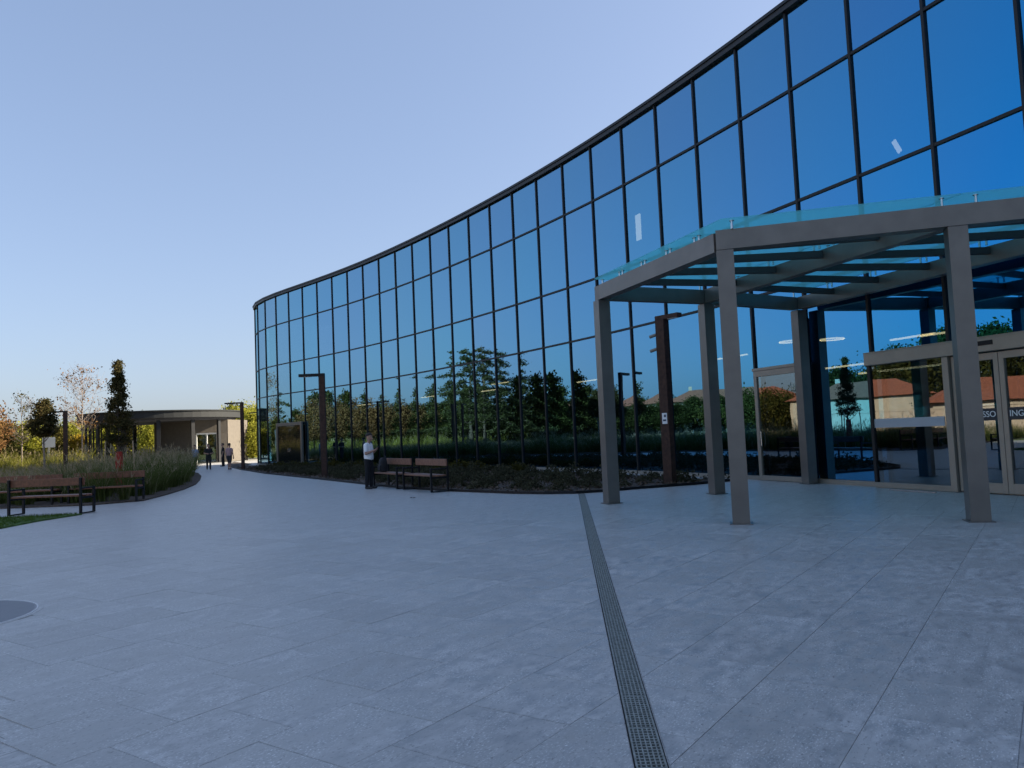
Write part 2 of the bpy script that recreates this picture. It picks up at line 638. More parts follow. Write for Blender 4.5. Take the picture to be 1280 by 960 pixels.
DLEN = (D1 - D0).length
pm = MB()
for s0, s1, t0, t1 in ((-60, DLEN + 70, -80, -DW), (-60, DLEN + 70, DW, 45), (-60, 0, -DW, DW), (DLEN, DLEN + 70, -DW, DW)):
    pm.face([dl(s0, t0), dl(s0, t1), dl(s1, t1), dl(s1, t0)][::-1])
plaza = struct(pm.build('plaza_pavement', M['paving']))

# slabs one by one
drain_poly_t = DW + 0.006


def clip(poly, n, c):
    """keep the part of poly with n.p <= c"""
    out = []
    for i in range(len(poly)):
        a_, b_ = poly[i], poly[(i + 1) % len(poly)]
        da, db = n.dot(a_) - c, n.dot(b_) - c
        if da <= 0:
            out.append(a_)
        if (da < 0 < db) or (db < 0 < da):
            out.append(a_ + (b_ - a_) * (da / (da - db)))
    return out


rnd = random.Random(4)
ROWOFF = {-3: 0.64, -2: 0.23, -1: 0.0, 0: 0.315, 1: 0.45, 3: 0.54}
cands = []
for k in range(-26, 16):
    off = ROWOFF.get(k, rnd.choice([0.0, 0.17, 0.34, 0.51]) + rnd.uniform(-0.04, 0.04))
    nn = ROW0 + (k + 0.5) * TILE
    for j in range(-12, 40):
        uu = off + (j + 0.5) * TILE
        c = TU * uu + TN * nn
        if c[1] < 2.2:
            continue
        px = 640 + FPX * c[0] / c[1]
        if not (-60 < px < 1350):
            continue
        d = math.hypot(*c)
        cands.append((d, c))
cands.sort(key=lambda t: t[0])
MH_C, MH_R = Vector((-5.86, 7.83)), 0.97
half = TILE / 2 - 0.002
tile_me = MB().box((0, 0, -0.0145), (half * 2, half * 2, 0.029), bev=0.0016).mesh('slab', M['slab'])
cnt = 0
for d, c in cands:
    if cnt >= 299:
        break
    cv = Vector(c)
    if (cv - MH_C).length < MH_R + 0.02:
        continue
    u3, n3 = Vector(TU), Vector(TN)
    poly = [cv + u3 * half * a_ + n3 * half * b_ for a_, b_ in ((-1, -1), (1, -1), (1, 1), (-1, 1))]
    tt = [dn.dot(q - D0) for q in poly]
    if max(tt) < -drain_poly_t or min(tt) > drain_poly_t:
        o = link('slab', tile_me, plaza, (c[0], c[1], 0.0), TA)
        o.location.z += rnd.uniform(-0.0009, 0.0009)
        o.rotation_euler.x = rnd.gauss(0, 0.0011)
        o.rotation_euler.y = rnd.gauss(0, 0.0011)
        cnt += 1
    else:
        for sgn in (-1, 1):
            q = clip(poly, dn * (-sgn), -drain_poly_t - dn.dot(D0) * sgn)
            if len(q) > 2:
                ar = abs(sum(q[i].x * q[(i + 1) % len(q)].y - q[(i + 1) % len(q)].x * q[i].y for i in range(len(q)))) / 2
                if ar > 0.004:
                    ctr = sum(q, Vector((0, 0))) / len(q)
                    b = MB().prism([(w - ctr) for w in q], -0.029, 0.0)
                    o = link('slab', b.mesh('slab', M['slab']), plaza, (ctr.x, ctr.y, 0))
                    cnt += 1

# drain
drain = thing('drainage_channel', 'long slotted metal drain channel running through the paving', 'drain', (D0.x, D0.y, 0), math.atan2(ddir.y, ddir.x))
cm = MB()
cm.box((DLEN / 2, 0, -0.105), (DLEN - 0.01, 2 * DW - 0.012, 0.006))
cm.box((DLEN / 2, DW - 0.004, -0.055), (DLEN - 0.01, 0.006, 0.10))
cm.box((DLEN / 2, -DW + 0.004, -0.055), (DLEN - 0.01, 0.006, 0.10))
cm.build('channel', M['dark'], drain)
gr = MB()
GL = 0.5
w = DW - 0.008
for y in (-w + 0.005, w - 0.005):
    gr.box((0, y, -0.006), (GL - 0.004, 0.010, 0.016))
for y in np.linspace(-w + 0.026, w - 0.026, 5):
    gr.box((0, y, -0.005), (GL - 0.006, 0.0075, 0.010))
nx = 15
for i in range(nx):
    x = -GL / 2 + 0.008 + (GL - 0.016) * i / (nx - 1)
    gr.box((x, 0, -0.0045), (0.0095, 2 * w - 0.02, 0.008))
gme = gr.mesh('grate', M['grate'])
k = 0
while (k + 1) * GL <= DLEN:
    link('grate', gme, drain, ((k + 0.5) * GL, 0, 0.0))
    k += 1


def flat(name, poly, z0, z1, m_, kind='structure'):
    b = MB()
    b.prism(poly, z0, z1)
    o = b.build(name, m_)
    if kind:
        struct(o, kind)
    return o


# planting bed in front of the facade
bed_edge = [(-26.5, 74), (-24.3, 66), (-21.2, 58), (-17.98, 51.06), (-13.63, 42.38), (-7.93, 32.48), (-5.24, 27.71), (-3.6, 24.9),
            (-1.99, 22.77), (-0.13, 20.82), (0.7, 20.2), (1.5, 19.93), (2.3, 20.1), (3.23, 20.56), (4.83, 21.15), (6.0, 21.9)]
inner = []
for q in range(24 + FAR_N, 3, -1):
    mid_, ang_, out_ = seg(q - 1)
    w_ = pts[q] + out_ * 0.9
    inner.append((w_.x, w_.y))
inner = [t for t in inner if t[1] > 23.2]
flat('planting_bed', bed_edge + inner, -0.05, 0.035, M['mulch'])
ed = MB()
for i in range(len(bed_edge) - 1):
    a_, b_ = Vector((*bed_edge[i], 0.03)), Vector((*bed_edge[i + 1], 0.03))
    ed.bar(a_, b_, 0.02, 0.07)
tag(ed.build('bed_edging', M['blackmetal']), 'thin dark steel edging round the planting bed by the glass facade', 'edging')

# lawn beside the left benches, tall grass bed beyond the side path
lawn_poly = [(-11.33, 17.19), (-11.37, 18.59), (-11.15, 20.10), (-13.1, 19.95), (-24, 19.3), (-24, 4), (-11.9, 4), (-11.5, 12)]
flat('lawn', lawn_poly, -0.05, 0.03, M['lawn'])
gb = [(-11.59, 24.38), (-12.0, 26.8), (-12.65, 29.82), (-13.7, 33.5), (-15.25, 37.79), (-17.0, 42.3), (-19.02, 46.9), (-22.3, 53.0), (-25.5, 59.5),
      (-29.0, 65.5), (-34, 67.5), (-44, 69), (-60, 72), (-60, 23.6), (-15.56, 23.59), (-12.76, 23.32)]
flat('grass_bed', gb, -0.05, 0.04, M['mulch'])
flat('field', [(-90, 110), (-90, 72.2), (-60.2, 72.2), (-60.2, 23.4), (-24.3, 23.4), (-24.3, 19.2), (-24.2, -40), (-140, -40), (-140, 110)], -0.1, 0.02, M['meadow'])

# manhole
mh = thing('manhole_cover', 'round grey access cover with pale ring set in the paving', 'manhole cover', (MH_C.x, MH_C.y, 0))


def ring(b, r0, r1, z0, z1, k=64):
    for i in range(k):
        a_, c_ = 2 * math.pi * i / k, 2 * math.pi * (i + 1) / k
        P = lambda r, t, z: (r * math.cos(t), r * math.sin(t), z)
        b.face([P(r0, a_, z1), P(r1, a_, z1), P(r1, c_, z1), P(r0, c_, z1)])
        b.face([P(r1, a_, z0), P(r1, c_, z0), P(r1, c_, z1), P(r1, a_, z1)])
        b.face([P(r0, a_, z1), P(r0, c_, z1), P(r0, c_, z0), P(r0, a_, z0)])


b = MB()
b.prism([(0.9 * math.cos(2 * math.pi * i / 64), 0.9 * math.sin(2 * math.pi * i / 64)) for i in range(64)], -0.02, 0.004)
cover = b.build('cover', mat('grey_cover', (0.25, 0.26, 0.28), 0.45, var=0.15, scale=6), mh)
b = MB()
ring(b, 0.905, 0.919, -0.02, 0.006)
b.build('ring', mat('pale_ring', (0.70, 0.70, 0.70), 0.45, 0.3), mh)
b = MB()
ring(b, 0.922, 0.965, -0.02, 0.003)
b.build('collar', M['slab'], mh)
b = MB()
for i in range(-17, 18):
    y = i * 0.05
    L_ = math.sqrt(max(0, 0.88 ** 2 - y * y))
    b.box((0, y, 0.0055), (2 * L_, 0.018, 0.004))
b.build('ribs', mat('grey_cover_rib', (0.30, 0.31, 0.33), 0.45), cover)

# ------------------------------------------------------------------ the glass building
bld = thing('glass_building', 'long curved two-storey building with dark blue mirrored curtain wall', 'building', (0, 0, 0))
NSEG = len(pts) - 1
LAST_FULL = FAR_N + 32
rows = [(ZG, Z3), (Z3, Z2), (Z2, Z1), (Z1, ZT)]
mul_w, mul_d = 0.072, 0.115
mul_me = MB().box((0, 0, ZT / 2), (mul_w, mul_d, ZT)).mesh('mullion', M['frame'])
tr_me = MB().box((0, 0, 0), (SP - mul_w - 0.004, 0.10, 0.07)).mesh('transom', M['frame'])
pl_me = MB().box((0, 0, ZG / 2 - 0.005), (SP - mul_w - 0.004, 0.16, ZG + 0.01)).mesh('plinth', M['alu'])
pane_me = []
for z0, z1 in rows:
    pane_me.append(MB().box((0, 0, 0), (SP - 0.03, 0.012, z1 - z0 - 0.02)).mesh('glass_pane', M['pane']))
rnd = random.Random(11)
DOOR_SEG = FAR_N + 23          # single door bay
PORTAL0 = FAR_N + 25           # first bay of the entrance portal
FARDOOR = FAR_N + 2
for i in range(NSEG):
    mid, ang, out = seg(i)
    link('mullion', mul_me, bld, (pts[i].x, pts[i].y, 0), ang)
    skip = i > LAST_FULL
    for z in (Z3, Z2, Z1):
        if not skip:
            link('transom', tr_me, bld, (mid.x, mid.y, z), ang)
    if not (i in (DOOR_SEG, FARDOOR, FARDOOR + 1)):
        link('plinth', pl_me, bld, (mid.x, mid.y, 0), ang)
    for r_, (z0, z1) in enumerate(rows):
        c = mid - out * 0.0
        o = link('glass_pane', pane_me[r_], bld, (c.x, c.y, (z0 + z1) / 2), ang + rnd.gauss(0, 0.0011))
        o.rotation_euler.x = rnd.gauss(0, 0.0009)
# coping along the top edge and the roof behind it
b = MB()
outp, inp = [], []
for i in range(len(pts)):
    o1 = seg(max(0, i - 1))[2]
    o2 = seg(min(NSEG - 1, i))[2]
    n = (o1 + o2).normalized()
    outp.append(pts[i] + n * 0.14)
    inp.append(pts[i] - n * 0.5)
for z0, z1, oa in ((ZT, ZT + 0.15, 0.0), (ZT + 0.152, ZT + 0.24, 0.04)):
    for i in range(NSEG):
        n = (outp[i] - inp[i]).normalized()
        n2 = (outp[i + 1] - inp[i + 1]).normalized()
        A, B, C_, D_ = outp[i] + n * oa, outp[i + 1] + n2 * oa, inp[i + 1], inp[i]
        P = lambda q, z: (q.x, q.y, z)
        b.face([P(A, z0), P(A, z1), P(B, z1), P(B, z0)])
        b.face([P(A, z1), P(D_, z1), P(C_, z1), P(B, z1)])
        b.face([P(A, z0), P(B, z0), P(C_, z0), P(D_, z0)])
        b.face([P(D_, z0), P(C_, z0), P(C_, z1), P(D_, z1)])
b.build('coping', M['coping'], bld)
BACK = [(34, -24), (34, 76)]
shell = [(q.x, q.y) for q in inp][::-1] + [(-8, 78)][:0]
rp_ = [(q.x, q.y) for q in [pts[i] - (outp[i] - inp[i]).normalized() * 0.40 for i in range(len(pts))]] + [(34, inp[-1].y), (34, inp[0].y)]
b = MB()
b.prism(rp_, ZT - 0.5, ZT + 0.06)
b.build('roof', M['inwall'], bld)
b = MB()
fl_ = [(pts[i].x - seg(min(i, NSEG - 1))[2].x * 0.15, pts[i].y - seg(min(i, NSEG - 1))[2].y * 0.15) for i in range(len(pts))]
b.prism(fl_ + [(34, fl_[-1][1]), (34, fl_[0][1])], -0.04, 0.012)
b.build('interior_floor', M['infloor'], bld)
b = MB()
b.bar((34.1, inp[-1].y, (ZT - 0.4) / 2), (34.1, inp[0].y, (ZT - 0.4) / 2), 0.2, ZT - 0.4)
b.bar((inp[-1].x, inp[-1].y, (ZT - 0.4) / 2), (34.0, inp[-1].y, (ZT - 0.4) / 2), 0.2, ZT - 0.4)
b.bar((inp[0].x, inp[0].y, (ZT - 0.4) / 2), (34.0, inp[0].y, (ZT - 0.4) / 2), 0.2, ZT - 0.4)
# inner core wall following the facade
for i in range(2, NSEG):
    q0 = pts[i] - seg(min(i, NSEG - 1))[2] * 9
    q1 = pts[i + 1] - seg(min(i + 1, NSEG - 1))[2] * 9
    b.bar((q0.x, q0.y, (ZT - 0.4) / 2), (q1.x, q1.y, (ZT - 0.4) / 2), 0.2, ZT - 0.4)
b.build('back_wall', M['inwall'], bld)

# single entrance door in its bay
mid, ang, out = seg(DOOR_SEG)
DH = 3.02
c = mid + out * 0.13
dr = thing('glazed_door', 'grey framed glazed door in the facade left of the sliding entrance', 'door', (c.x, c.y, 0), ang)
WD = SP - 0.16
b = MB()
b.box((-WD / 2 + 0.06, 0, DH / 2), (0.12, 0.09, DH), bev=0.006)
b.box((WD / 2 - 0.06, 0, DH / 2), (0.12, 0.09, DH), bev=0.006)
b.box((0, 0, DH - 0.08), (WD - 0.244, 0.09, 0.16), bev=0.006)
b.box((0, 0, 0.07), (WD - 0.244, 0.09, 0.13), bev=0.006)
b.box((0, 0.0, DH + 0.042), (WD + 0.06, 0.12, 0.08), bev=0.006)
fr = b.build('frame', M['alu'], dr)
MB().box((0, 0.0, DH / 2), (WD - 0.25, 0.02, DH - 0.3)).build('pane', M['doorglass'], dr)
hb = MB()
hb.tube([(-WD / 2 + 0.2, -0.07, 0.95), (-WD / 2 + 0.2, -0.07, 1.35)], 0.014)
hb.bar((-WD / 2 + 0.2, -0.045, 1.0), (-WD / 2 + 0.2, -0.07, 1.0), 0.015, 0.015)
hb.bar((-WD / 2 + 0.2, -0.045, 1.3), (-WD / 2 + 0.2, -0.07, 1.3), 0.015, 0.015)
hb.build('handle', M['stainless'], dr)

# dark service door at the far end
q0, q1 = pts[FARDOOR], pts[FARDOOR + 2]
mid2 = (q0 + q1) / 2
d = q1 - q0
ang2 = math.atan2(d.y, d.x)
out2 = Vector((d.y, -d.x)).normalized()
c = mid2 + out2 * 0.22
W2 = d.length - 0.2
sd = thing('service_door', 'dark double door in grey frame at far left end of the glass facade', 'door', (c.x, c.y, 0), ang2)
b = MB()
b.box((-W2 / 2 + 0.11, 0, 1.52), (0.22, 0.12, 3.04), bev=0.008)
b.box((W2 / 2 - 0.11, 0, 1.52), (0.22, 0.12, 3.04), bev=0.008)
b.box((0, 0, 2.93), (W2 - 0.444, 0.12, 0.22), bev=0.008)
b.build('frame', M['steel'], sd)
for s_ in (-1, 1):
    lf = MB().box((s_ * (W2 - 0.46) / 4, 0.01, 1.41), ((W2 - 0.48) / 2, 0.05, 2.8), bev=0.006).build('door_leaf', M['darkglass'], sd)
    MB().tube([(s_ * 0.14, -0.05, 0.95), (s_ * 0.14, -0.05, 1.25)], 0.014).build('handle', M['stainless'], lf)

# sliding entrance portal standing proud of the facade
pd = (pts[PORTAL0 + 1] - pts[PORTAL0]).normalized()
PA = pts[PORTAL0] + Vector((pd.y, -pd.x)) * 0.22 + pd * 0.06
PB = PA + pd * 5
PLEN = 8.4
pang = math.atan2(pd.y, pd.x)
po = thing('entrance_portal', 'grey aluminium sliding door entrance with glass leaves under the canopy', 'entrance', (PA.x, PA.y, 0), pang)
pout = Vector((pd.y, -pd.x))
HH = 3.07
b = MB()
b.box((PLEN / 2, 0, HH - 0.14), (PLEN, 0.24, 0.28), bev=0.008)
b.build('header', M['alu'], po)
b = MB()
b.box((PLEN / 2, 0.06, HH + 0.012), (PLEN, 0.36, 0.02))
b.build('top_plate', M['alu'], po)
def tW(px):
    d_ = _f + CR * (px - 640) / FPX - CU * (560 - 480) / FPX
    return (d_[1] * PA.x - d_[0] * PA.y) / (d_[0] * pd.y - d_[1] * pd.x)


x_j1 = tW(1192)
x_m = tW(1257)
print('portal', x_j1, x_m)
b = MB()
b.box((x_j1 / 2, 0, 0.06), (x_j1 - 0.02, 0.10, 0.12), bev=0.005)
b.build('bottom_rail', M['alu'], po)
MB().box((x_j1 / 2 - 0.04, 0, (HH - 0.28 + 0.12) / 2), (x_j1 - 0.16, 0.02, HH - 0.28 - 0.12)).build('side_pane', M['doorglass'], po)
MB().box((x_j1 / 2 - 0.04, -0.016, 1.46), (x_j1 - 0.2, 0.006, 0.20)).build('frosted_band', M['band'], po)
b = MB()
b.box((0.04, 0, (HH - 0.28) / 2 + 0.06), (0.08, 0.1, HH - 0.40), bev=0.004)
b.build('end_post', M['frame'], po)
b = MB()
b.box((x_j1 + 0.0, 0, (HH - 0.28) / 2), (0.14, 0.14, HH - 0.284), bev=0.006)
b.build('jamb', M['alu'], po)
b = MB()
b.box((x_m - 0.25, -0.124, HH - 0.11), (0.5, 0.02, 0.09), bev=0.008)
b.build('door_sensor', M['blackmetal'], po)


def text_on(parent, txt, x, z, size, m_, y):
    cu = bpy.data.curves.new('lettering', 'FONT')
    cu.body = txt
    cu.size = size
    cu.align_x = 'CENTER'
    cu.align_y = 'CENTER'
    cu.extrude = 0.002
    tmp = bpy.data.objects.new('lettering_tmp', cu)
    col.objects.link(tmp)
    dg = bpy.context.evaluated_depsgraph_get()
    dg.update()
    me = bpy.data.meshes.new_from_object(tmp.evaluated_get(dg))
    bpy.data.objects.remove(tmp)
    me.materials.clear()
    me.materials.append(m_)
    o = link('lettering', me, parent, (x, y, z))
    o.rotation_euler = (math.pi / 2, 0, 0)
    return o


for k, (x0, x1) in enumerate(((x_j1 + 0.10, x_m - 0.006), (x_m + 0.006, 2 * x_m - x_j1 - 0.10))):
    wl = x1 - x0
    b = MB()
    b.box((x0 + 0.05, 0.02, 1.395), (0.10, 0.06, 2.75), bev=0.005)
    b.box((x1 - 0.05, 0.02, 1.395), (0.10, 0.06, 2.75), bev=0.005)
    b.box(((x0 + x1) / 2, 0.02, 2.70), (wl - 0.204, 0.06, 0.14), bev=0.005)
    b.box(((x0 + x1) / 2, 0.02, 0.12), (wl - 0.204, 0.06, 0.20), bev=0.005)
    leaf = b.build('door_leaf', M['alu'], po)
    MB().box(((x0 + x1) / 2, 0.02, 1.42), (wl - 0.19, 0.014, 2.42)).build('pane', M['doorglass'], leaf)
    MB().box(((x0 + x1) / 2, 0.006, 1.56), (wl - 0.21, 0.008, 0.24)).build('door_film', M['film'], leaf)
    t_ = text_on(leaf, 'INGRESSO', (x0 + x1) / 2, 1.56, 0.165, M['letters'], -0.001)
    tw_ = max(v_.co.x for v_ in t_.data.vertices) - min(v_.co.x for v_ in t_.data.vertices)
    t_.scale = (min(1.0, (wl - 0.28) / tw_), 1, 1)
    t_['label'] = 'white capital letters on the dark door band'
x_e = 2 * x_m - x_j1
b = MB()
b.box((x_e, 0, (HH - 0.28) / 2), (0.14, 0.14, HH - 0.284), bev=0.006)
b.build('jamb', M['alu'], po)
MB().box(((x_e + PLEN) / 2, 0, 1.4), (PLEN - x_e - 0.2, 0.02, 2.7)).build('side_pane', M['doorglass'], po)
MB().box((1.35, -0.45, 0.012), (1.15, 0.05, 0.02)).build('floor_strip', M['stainless'], po)

# interior lights and a glowing window stand-in behind the glass
def inside(px, py, back):
    """point seen through the facade at pixel, 'back' metres behind the glass"""
    d_ = _f + CR * (px - 640) / FPX - CU * (py - 480) / FPX
    best = None
    for i in range(NSEG):
        a_, b_ = pts[i], pts[i + 1]
        e = b_ - a_
        den = d_[0] * e.y - d_[1] * e.x
        if abs(den) < 1e-9:
            continue
        t = (a_.x * e.y - a_.y * e.x) / den
        s_ = (a_.x * d_[1] - a_.y * d_[0]) / den
        if t > 0 and 0 <= s_ <= 1 and (best is None or t < best[0]):
            best = (t, i)
    t, i = best
    t *= 1 + back / (t * abs(d_[0] * seg(i)[2].x + d_[1] * seg(i)[2].y))
    return Vector((d_[0] * t, d_[1] * t, EYE + d_[2] * t)), seg(i)[1]


lamps = [((1085, 454), 3.2, 1.0, 'right of the dark square post'), ((1128, 461), 3.0, 1.0, 'above the red roof reflection'),
         ((625, 479), 1.8, 0.9, 'over the brown trees in the middle panes'), ((612, 488), 1.8, 0.9, 'lower of the two in the middle panes'),
         ((535, 496), 1.8, 0.9, 'behind the standing man'), ((735, 476), 1.8, 0.9, 'beside the left canopy column'),
         ((455, 506), 1.8, 0.9, 'right of the middle lamp post'), ((915, 446), 1.6, 0.9, 'between the two middle canopy columns'),
         ((1140, 421), 1.4, 1.1, 'high above the entrance band'), ((1172, 417), 1.0, 1.1, 'short one nearest the right column')]
for (pp, ln, s_, where) in lamps:
    q, an = inside(*pp, 3.0)
    t = thing('pendant_lamp', 'thin warm tube lamp glowing behind the glass, ' + where, 'lamp', (q.x, q.y, q.z), an, 'pendant lamps inside the building')
    MB().box((0, 0, 0), (ln, 0.05, 0.05)).build('tube', M['lamp'], t)
    b = MB()
    for x in (-ln * 0.4, ln * 0.4):
        b.box((x, 0, (ZT - 0.5 - q.z) / 2 + 0.025), (0.012, 0.012, ZT - 0.55 - q.z))
    b.build('hanger', M['blackmetal'], t)
for (px, py), hh_, ww_, tilt, where in (((798, 284), 1.1, 0.34, 0.0, 'upright stand-in for a bright window high left of the canopy corner'), ((1121, 183), 0.42, 0.13, -0.45, 'short slanting lamp in the top right panes')):  # upright panel: glow added in place of a bright window; slanting one: lamp
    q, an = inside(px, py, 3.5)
    t = thing('glow_panel', 'pale glowing panel behind the glass, ' + where, 'lamp', (q.x, q.y, q.z), an, 'panel lights inside the building')
    pl_ = MB().box((0, 0, 0), (ww_, 0.04, hh_)).build('panel', M['panelglow'], t)
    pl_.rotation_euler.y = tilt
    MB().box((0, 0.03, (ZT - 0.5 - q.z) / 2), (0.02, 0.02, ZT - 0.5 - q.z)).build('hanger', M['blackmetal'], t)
for (px, py), where in (((988, 427), 'left of the right-hand dark column'), ((1040, 424), 'beside the sliding entrance header')):
    q, an = inside(px, py, 2.5)
    t = thing('ring_lamp', 'glowing ring lamp behind the glass, ' + where, 'lamp', (q.x, q.y, q.z), 0, 'ring lamps inside the building')
    b = MB()
    ring(b, 0.30, 0.34, -0.02, 0.02, 32)
    b.build('ring', M['lamp'], t)
    MB().box((0, 0.32, (ZT - 0.5 - q.z) / 2 + 0.02), (0.012, 0.012, ZT - 0.55 - q.z)).build('hanger', M['blackmetal'], t)

# ------------------------------------------------------------------ canopy
can = thing('entrance_canopy', 'grey steel and teal glass canopy in front of the entrance', 'canopy')
CW = 0.30
C1, C4, C5 = Vector((2.04, 16.95)), Vector((4.62, 18.12)), Vector((7.42, 19.85))
C2, C3 = Vector((3.57, 12.58)), Vector((6.82, 11.66))
fdir = (C3 - C4).normalized()
front = (C3 - C2).normalized()
# intersection of the line from C5 along fdir with the front line
den = fdir.x * front.y - fdir.y * front.x
tt = ((C2 - C5).x * front.y - (C2 - C5).y * front.x) / den
C7 = C5 + fdir * tt
ZB, ZBT = 4.42, 4.74
for q, an in ((C1, math.atan2(fdir.y, fdir.x)), (C2, math.atan2(front.y, front.x)), (C3, math.atan2(front.y, front.x)), (C4, math.atan2(fdir.y, fdir.x)),
              (C5, math.atan2(fdir.y, fdir.x)), (C7, math.atan2(front.y, front.x))):
    o = MB().box((0, 0, ZB / 2), (CW - 0.03, CW - 0.03, ZB - 0.004), bev=0.012).build('column', M['steel'], can)
    o.location = (q.x, q.y, 0)
    o.rotation_euler.z = an
    f_ = MB().box((0, 0, 0.006), (CW + 0.06, CW + 0.06, 0.012), bev=0.003).build('base_plate', M['steel'], o)


def beam(name, a_, b_, w, z0, z1, ext=0.0, cut=0.0):
    d_ = (b_ - a_).normalized()
    a_, b_ = a_ - d_ * ext + d_ * cut, b_ + d_ * ext - d_ * cut
    mb = MB()
    mb.bar((a_.x, a_.y, (z0 + z1) / 2), (b_.x, b_.y, (z0 + z1) / 2), w, z1 - z0)
    return mb.build(name, M['purlin' if name == 'purlin' else 'steel'], can)


beam('edge_beam', C2, C7, 0.26, ZB, ZBT, ext=0.13)
beam('edge_beam', C1, C2, 0.22, ZB + 0.002, ZBT - 0.003, cut=0.135)
beam('cross_beam', C4, C3, 0.20, ZB + 0.002, ZBT - 0.004, cut=0.135)
beam('cross_beam', C5, C7, 0.22, ZB + 0.002, ZBT - 0.005, cut=0.135)
beam('back_beam', C1, C4, 0.20, ZB + 0.004, ZBT - 0.006, cut=-0.1)
beam('back_beam', C4, C5, 0.20, ZB + 0.004, ZBT - 0.006, cut=0.12)
# purlins parallel to the back beams, and the glass panels on spigots above
nb = 5
step = (C3 - C4).length / 6.0


def on(a_, d_, s_):
    return a_ + d_ * s_


def line_x(a_, d_, b_, e_):
    den_ = d_.x * e_.y - d_.y * e_.x
    return ((b_ - a_).x * e_.y - (b_ - a_).y * e_.x) / den_


l1 = (C2 - C1).length
l2 = (C3 - C4).length
l3 = (C7 - C5).length
d1 = (C2 - C1).normalized()
spig_me = MB().tube([(0, 0, 0), (0, 0, 0.125)], 0.022, 8).tube([(0, 0, 0.125), (0, 0, 0.137)], 0.04, 10).mesh('spigot', M['stainless'])
nA = 5
ptsA = [C1 + d1 * (l1 * k / nA) for k in range(nA + 1)]
ptsB = [C4 + fdir * (l2 * k / nA) for k in range(nA + 1)]
nB = 7
ptsB2 = [C4 + fdir * (l2 * k / nB) for k in range(nB + 1)]
ptsC = [C5 + fdir * (l3 * k / nB) for k in range(nB + 1)]
for k in range(1, nA):
    beam('purlin', ptsA[k], ptsB[k], 0.10, ZB + 0.16, ZBT - 0.03, cut=0.11)
for k in range(1, nB):
    beam('purlin', ptsB2[k], ptsC[k], 0.10, ZB + 0.16, ZBT - 0.03, cut=0.11)


def panel(q, over=0.0):
    ctr = sum(q, Vector((0, 0))) / 4
    q = [ctr + (w_ - ctr) * (1 - 0.012 / max(0.1, (w_ - ctr).length)) for w_ in q]
    MB().prism(q, ZBT + 0.14, ZBT + 0.162).build('glass_panel', M['canopyglass'], can)
    for w_ in q:
        sp_ = ctr + (w_ - ctr) * 0.88
        link('spigot', spig_me, can, (sp_.x, sp_.y, ZBT - 0.003))


ov = 0.16
for A, B_, n_ in ((ptsA, ptsB, nA), (ptsB2, ptsC, nB)):
    for k in range(n_):
        q = [A[k].copy(), A[k + 1].copy(), B_[k + 1].copy(), B_[k].copy()]
        if A is ptsA:
            w_ = Vector((-fdir.y, fdir.x)) * -1
            side = Vector((fdir.y, -fdir.x))
            q[0] += side * ov
            q[1] += side * ov
        if k == n_ - 1:
            q[1] += fdir * ov
            q[2] += fdir * ov
        panel(q)

# ------------------------------------------------------------------ lamp posts
def lamp_post(name, label, loc, h, w, arm, rz, armt=0.09, group='weathering steel lamp posts'):
    t = thing(name, label, 'lamp post', (loc.x, loc.y, 0), rz, group)
    MB().box((0, 0, h / 2 + 0.02), (w, w * 0.62, h - 0.04), bev=0.006).build('post', M['rust'], t)
    MB().box((arm / 2 - w / 2, 0, h + armt / 2), (arm, w * 0.62 + 0.004, armt), bev=0.006).build('arm', M['blackmetal'] if w < 0.28 else M['rust'], t)
    MB().box((arm * 0.72 - w / 2, 0, h - 0.006), (arm * 0.4, w * 0.4, 0.012)).build('lamp_lens', M['paper'], t)
    MB().box((0, 0, 0.01), (w * 1.7, w * 1.5, 0.02), bev=0.004).build('base_plate', M['rust'], t)
    return t


l1_ = lamp_post('lamp_post', 'rusty steel lamp post with small cameras in front of the entrance facade', G(838, 606), 4.55, 0.30, 0.80, R(-52), 0.12)
LS = 0.30
sgn = MB().box((0.02, -0.105, 1.82), (0.17, 0.012, 0.30), bev=0.003).build('notice', M['paper'], l1_)
b = MB()
b.box((0.04, -0.113, 1.89), (0.07, 0.004, 0.07))
b.box((0.02, -0.113, 1.77), (0.11, 0.004, 0.05))
b.build('pictogram', M['ink'], sgn)
for z, tx in ((4.15, -0.10), (3.75, -0.14)):
    b = MB()
    b.bar((-0.15, 0, z), (-0.24, -0.02, z), 0.03, 0.03)
    cb = b.build('camera_bracket', M['blackmetal'], l1_)
    b = MB()
    b.tube([(-0.20, 0.04, z + 0.03), (-0.36, -0.12, z - 0.04)], 0.045, 10)
    b.build('security_camera', M['alu'], cb)
lamp_post('lamp_post', 'brown steel lamp post with left-pointing arm left of the standing man', G(406, 597), 4.50, 0.24, 1.15, R(180), 0.13)
lamp_post('lamp_post', 'dark lamp post at the far end of the path beside the facade', G(304, 587), 4.30, 0.20, 1.25, R(175))
p5 = Vector((-22.0, 67.5, 0))
lamp_post('lamp_post', 'farthest small lamp post beyond the end of the glass facade', p5, 4.3, 0.20, 1.0, R(175))
p6 = at_depth(82, 575, 53.0)
lamp_post('lamp_post', 'brown lamp post rising from the tall grass on the left', p6, 4.35, 0.24, 0.85, R(180))

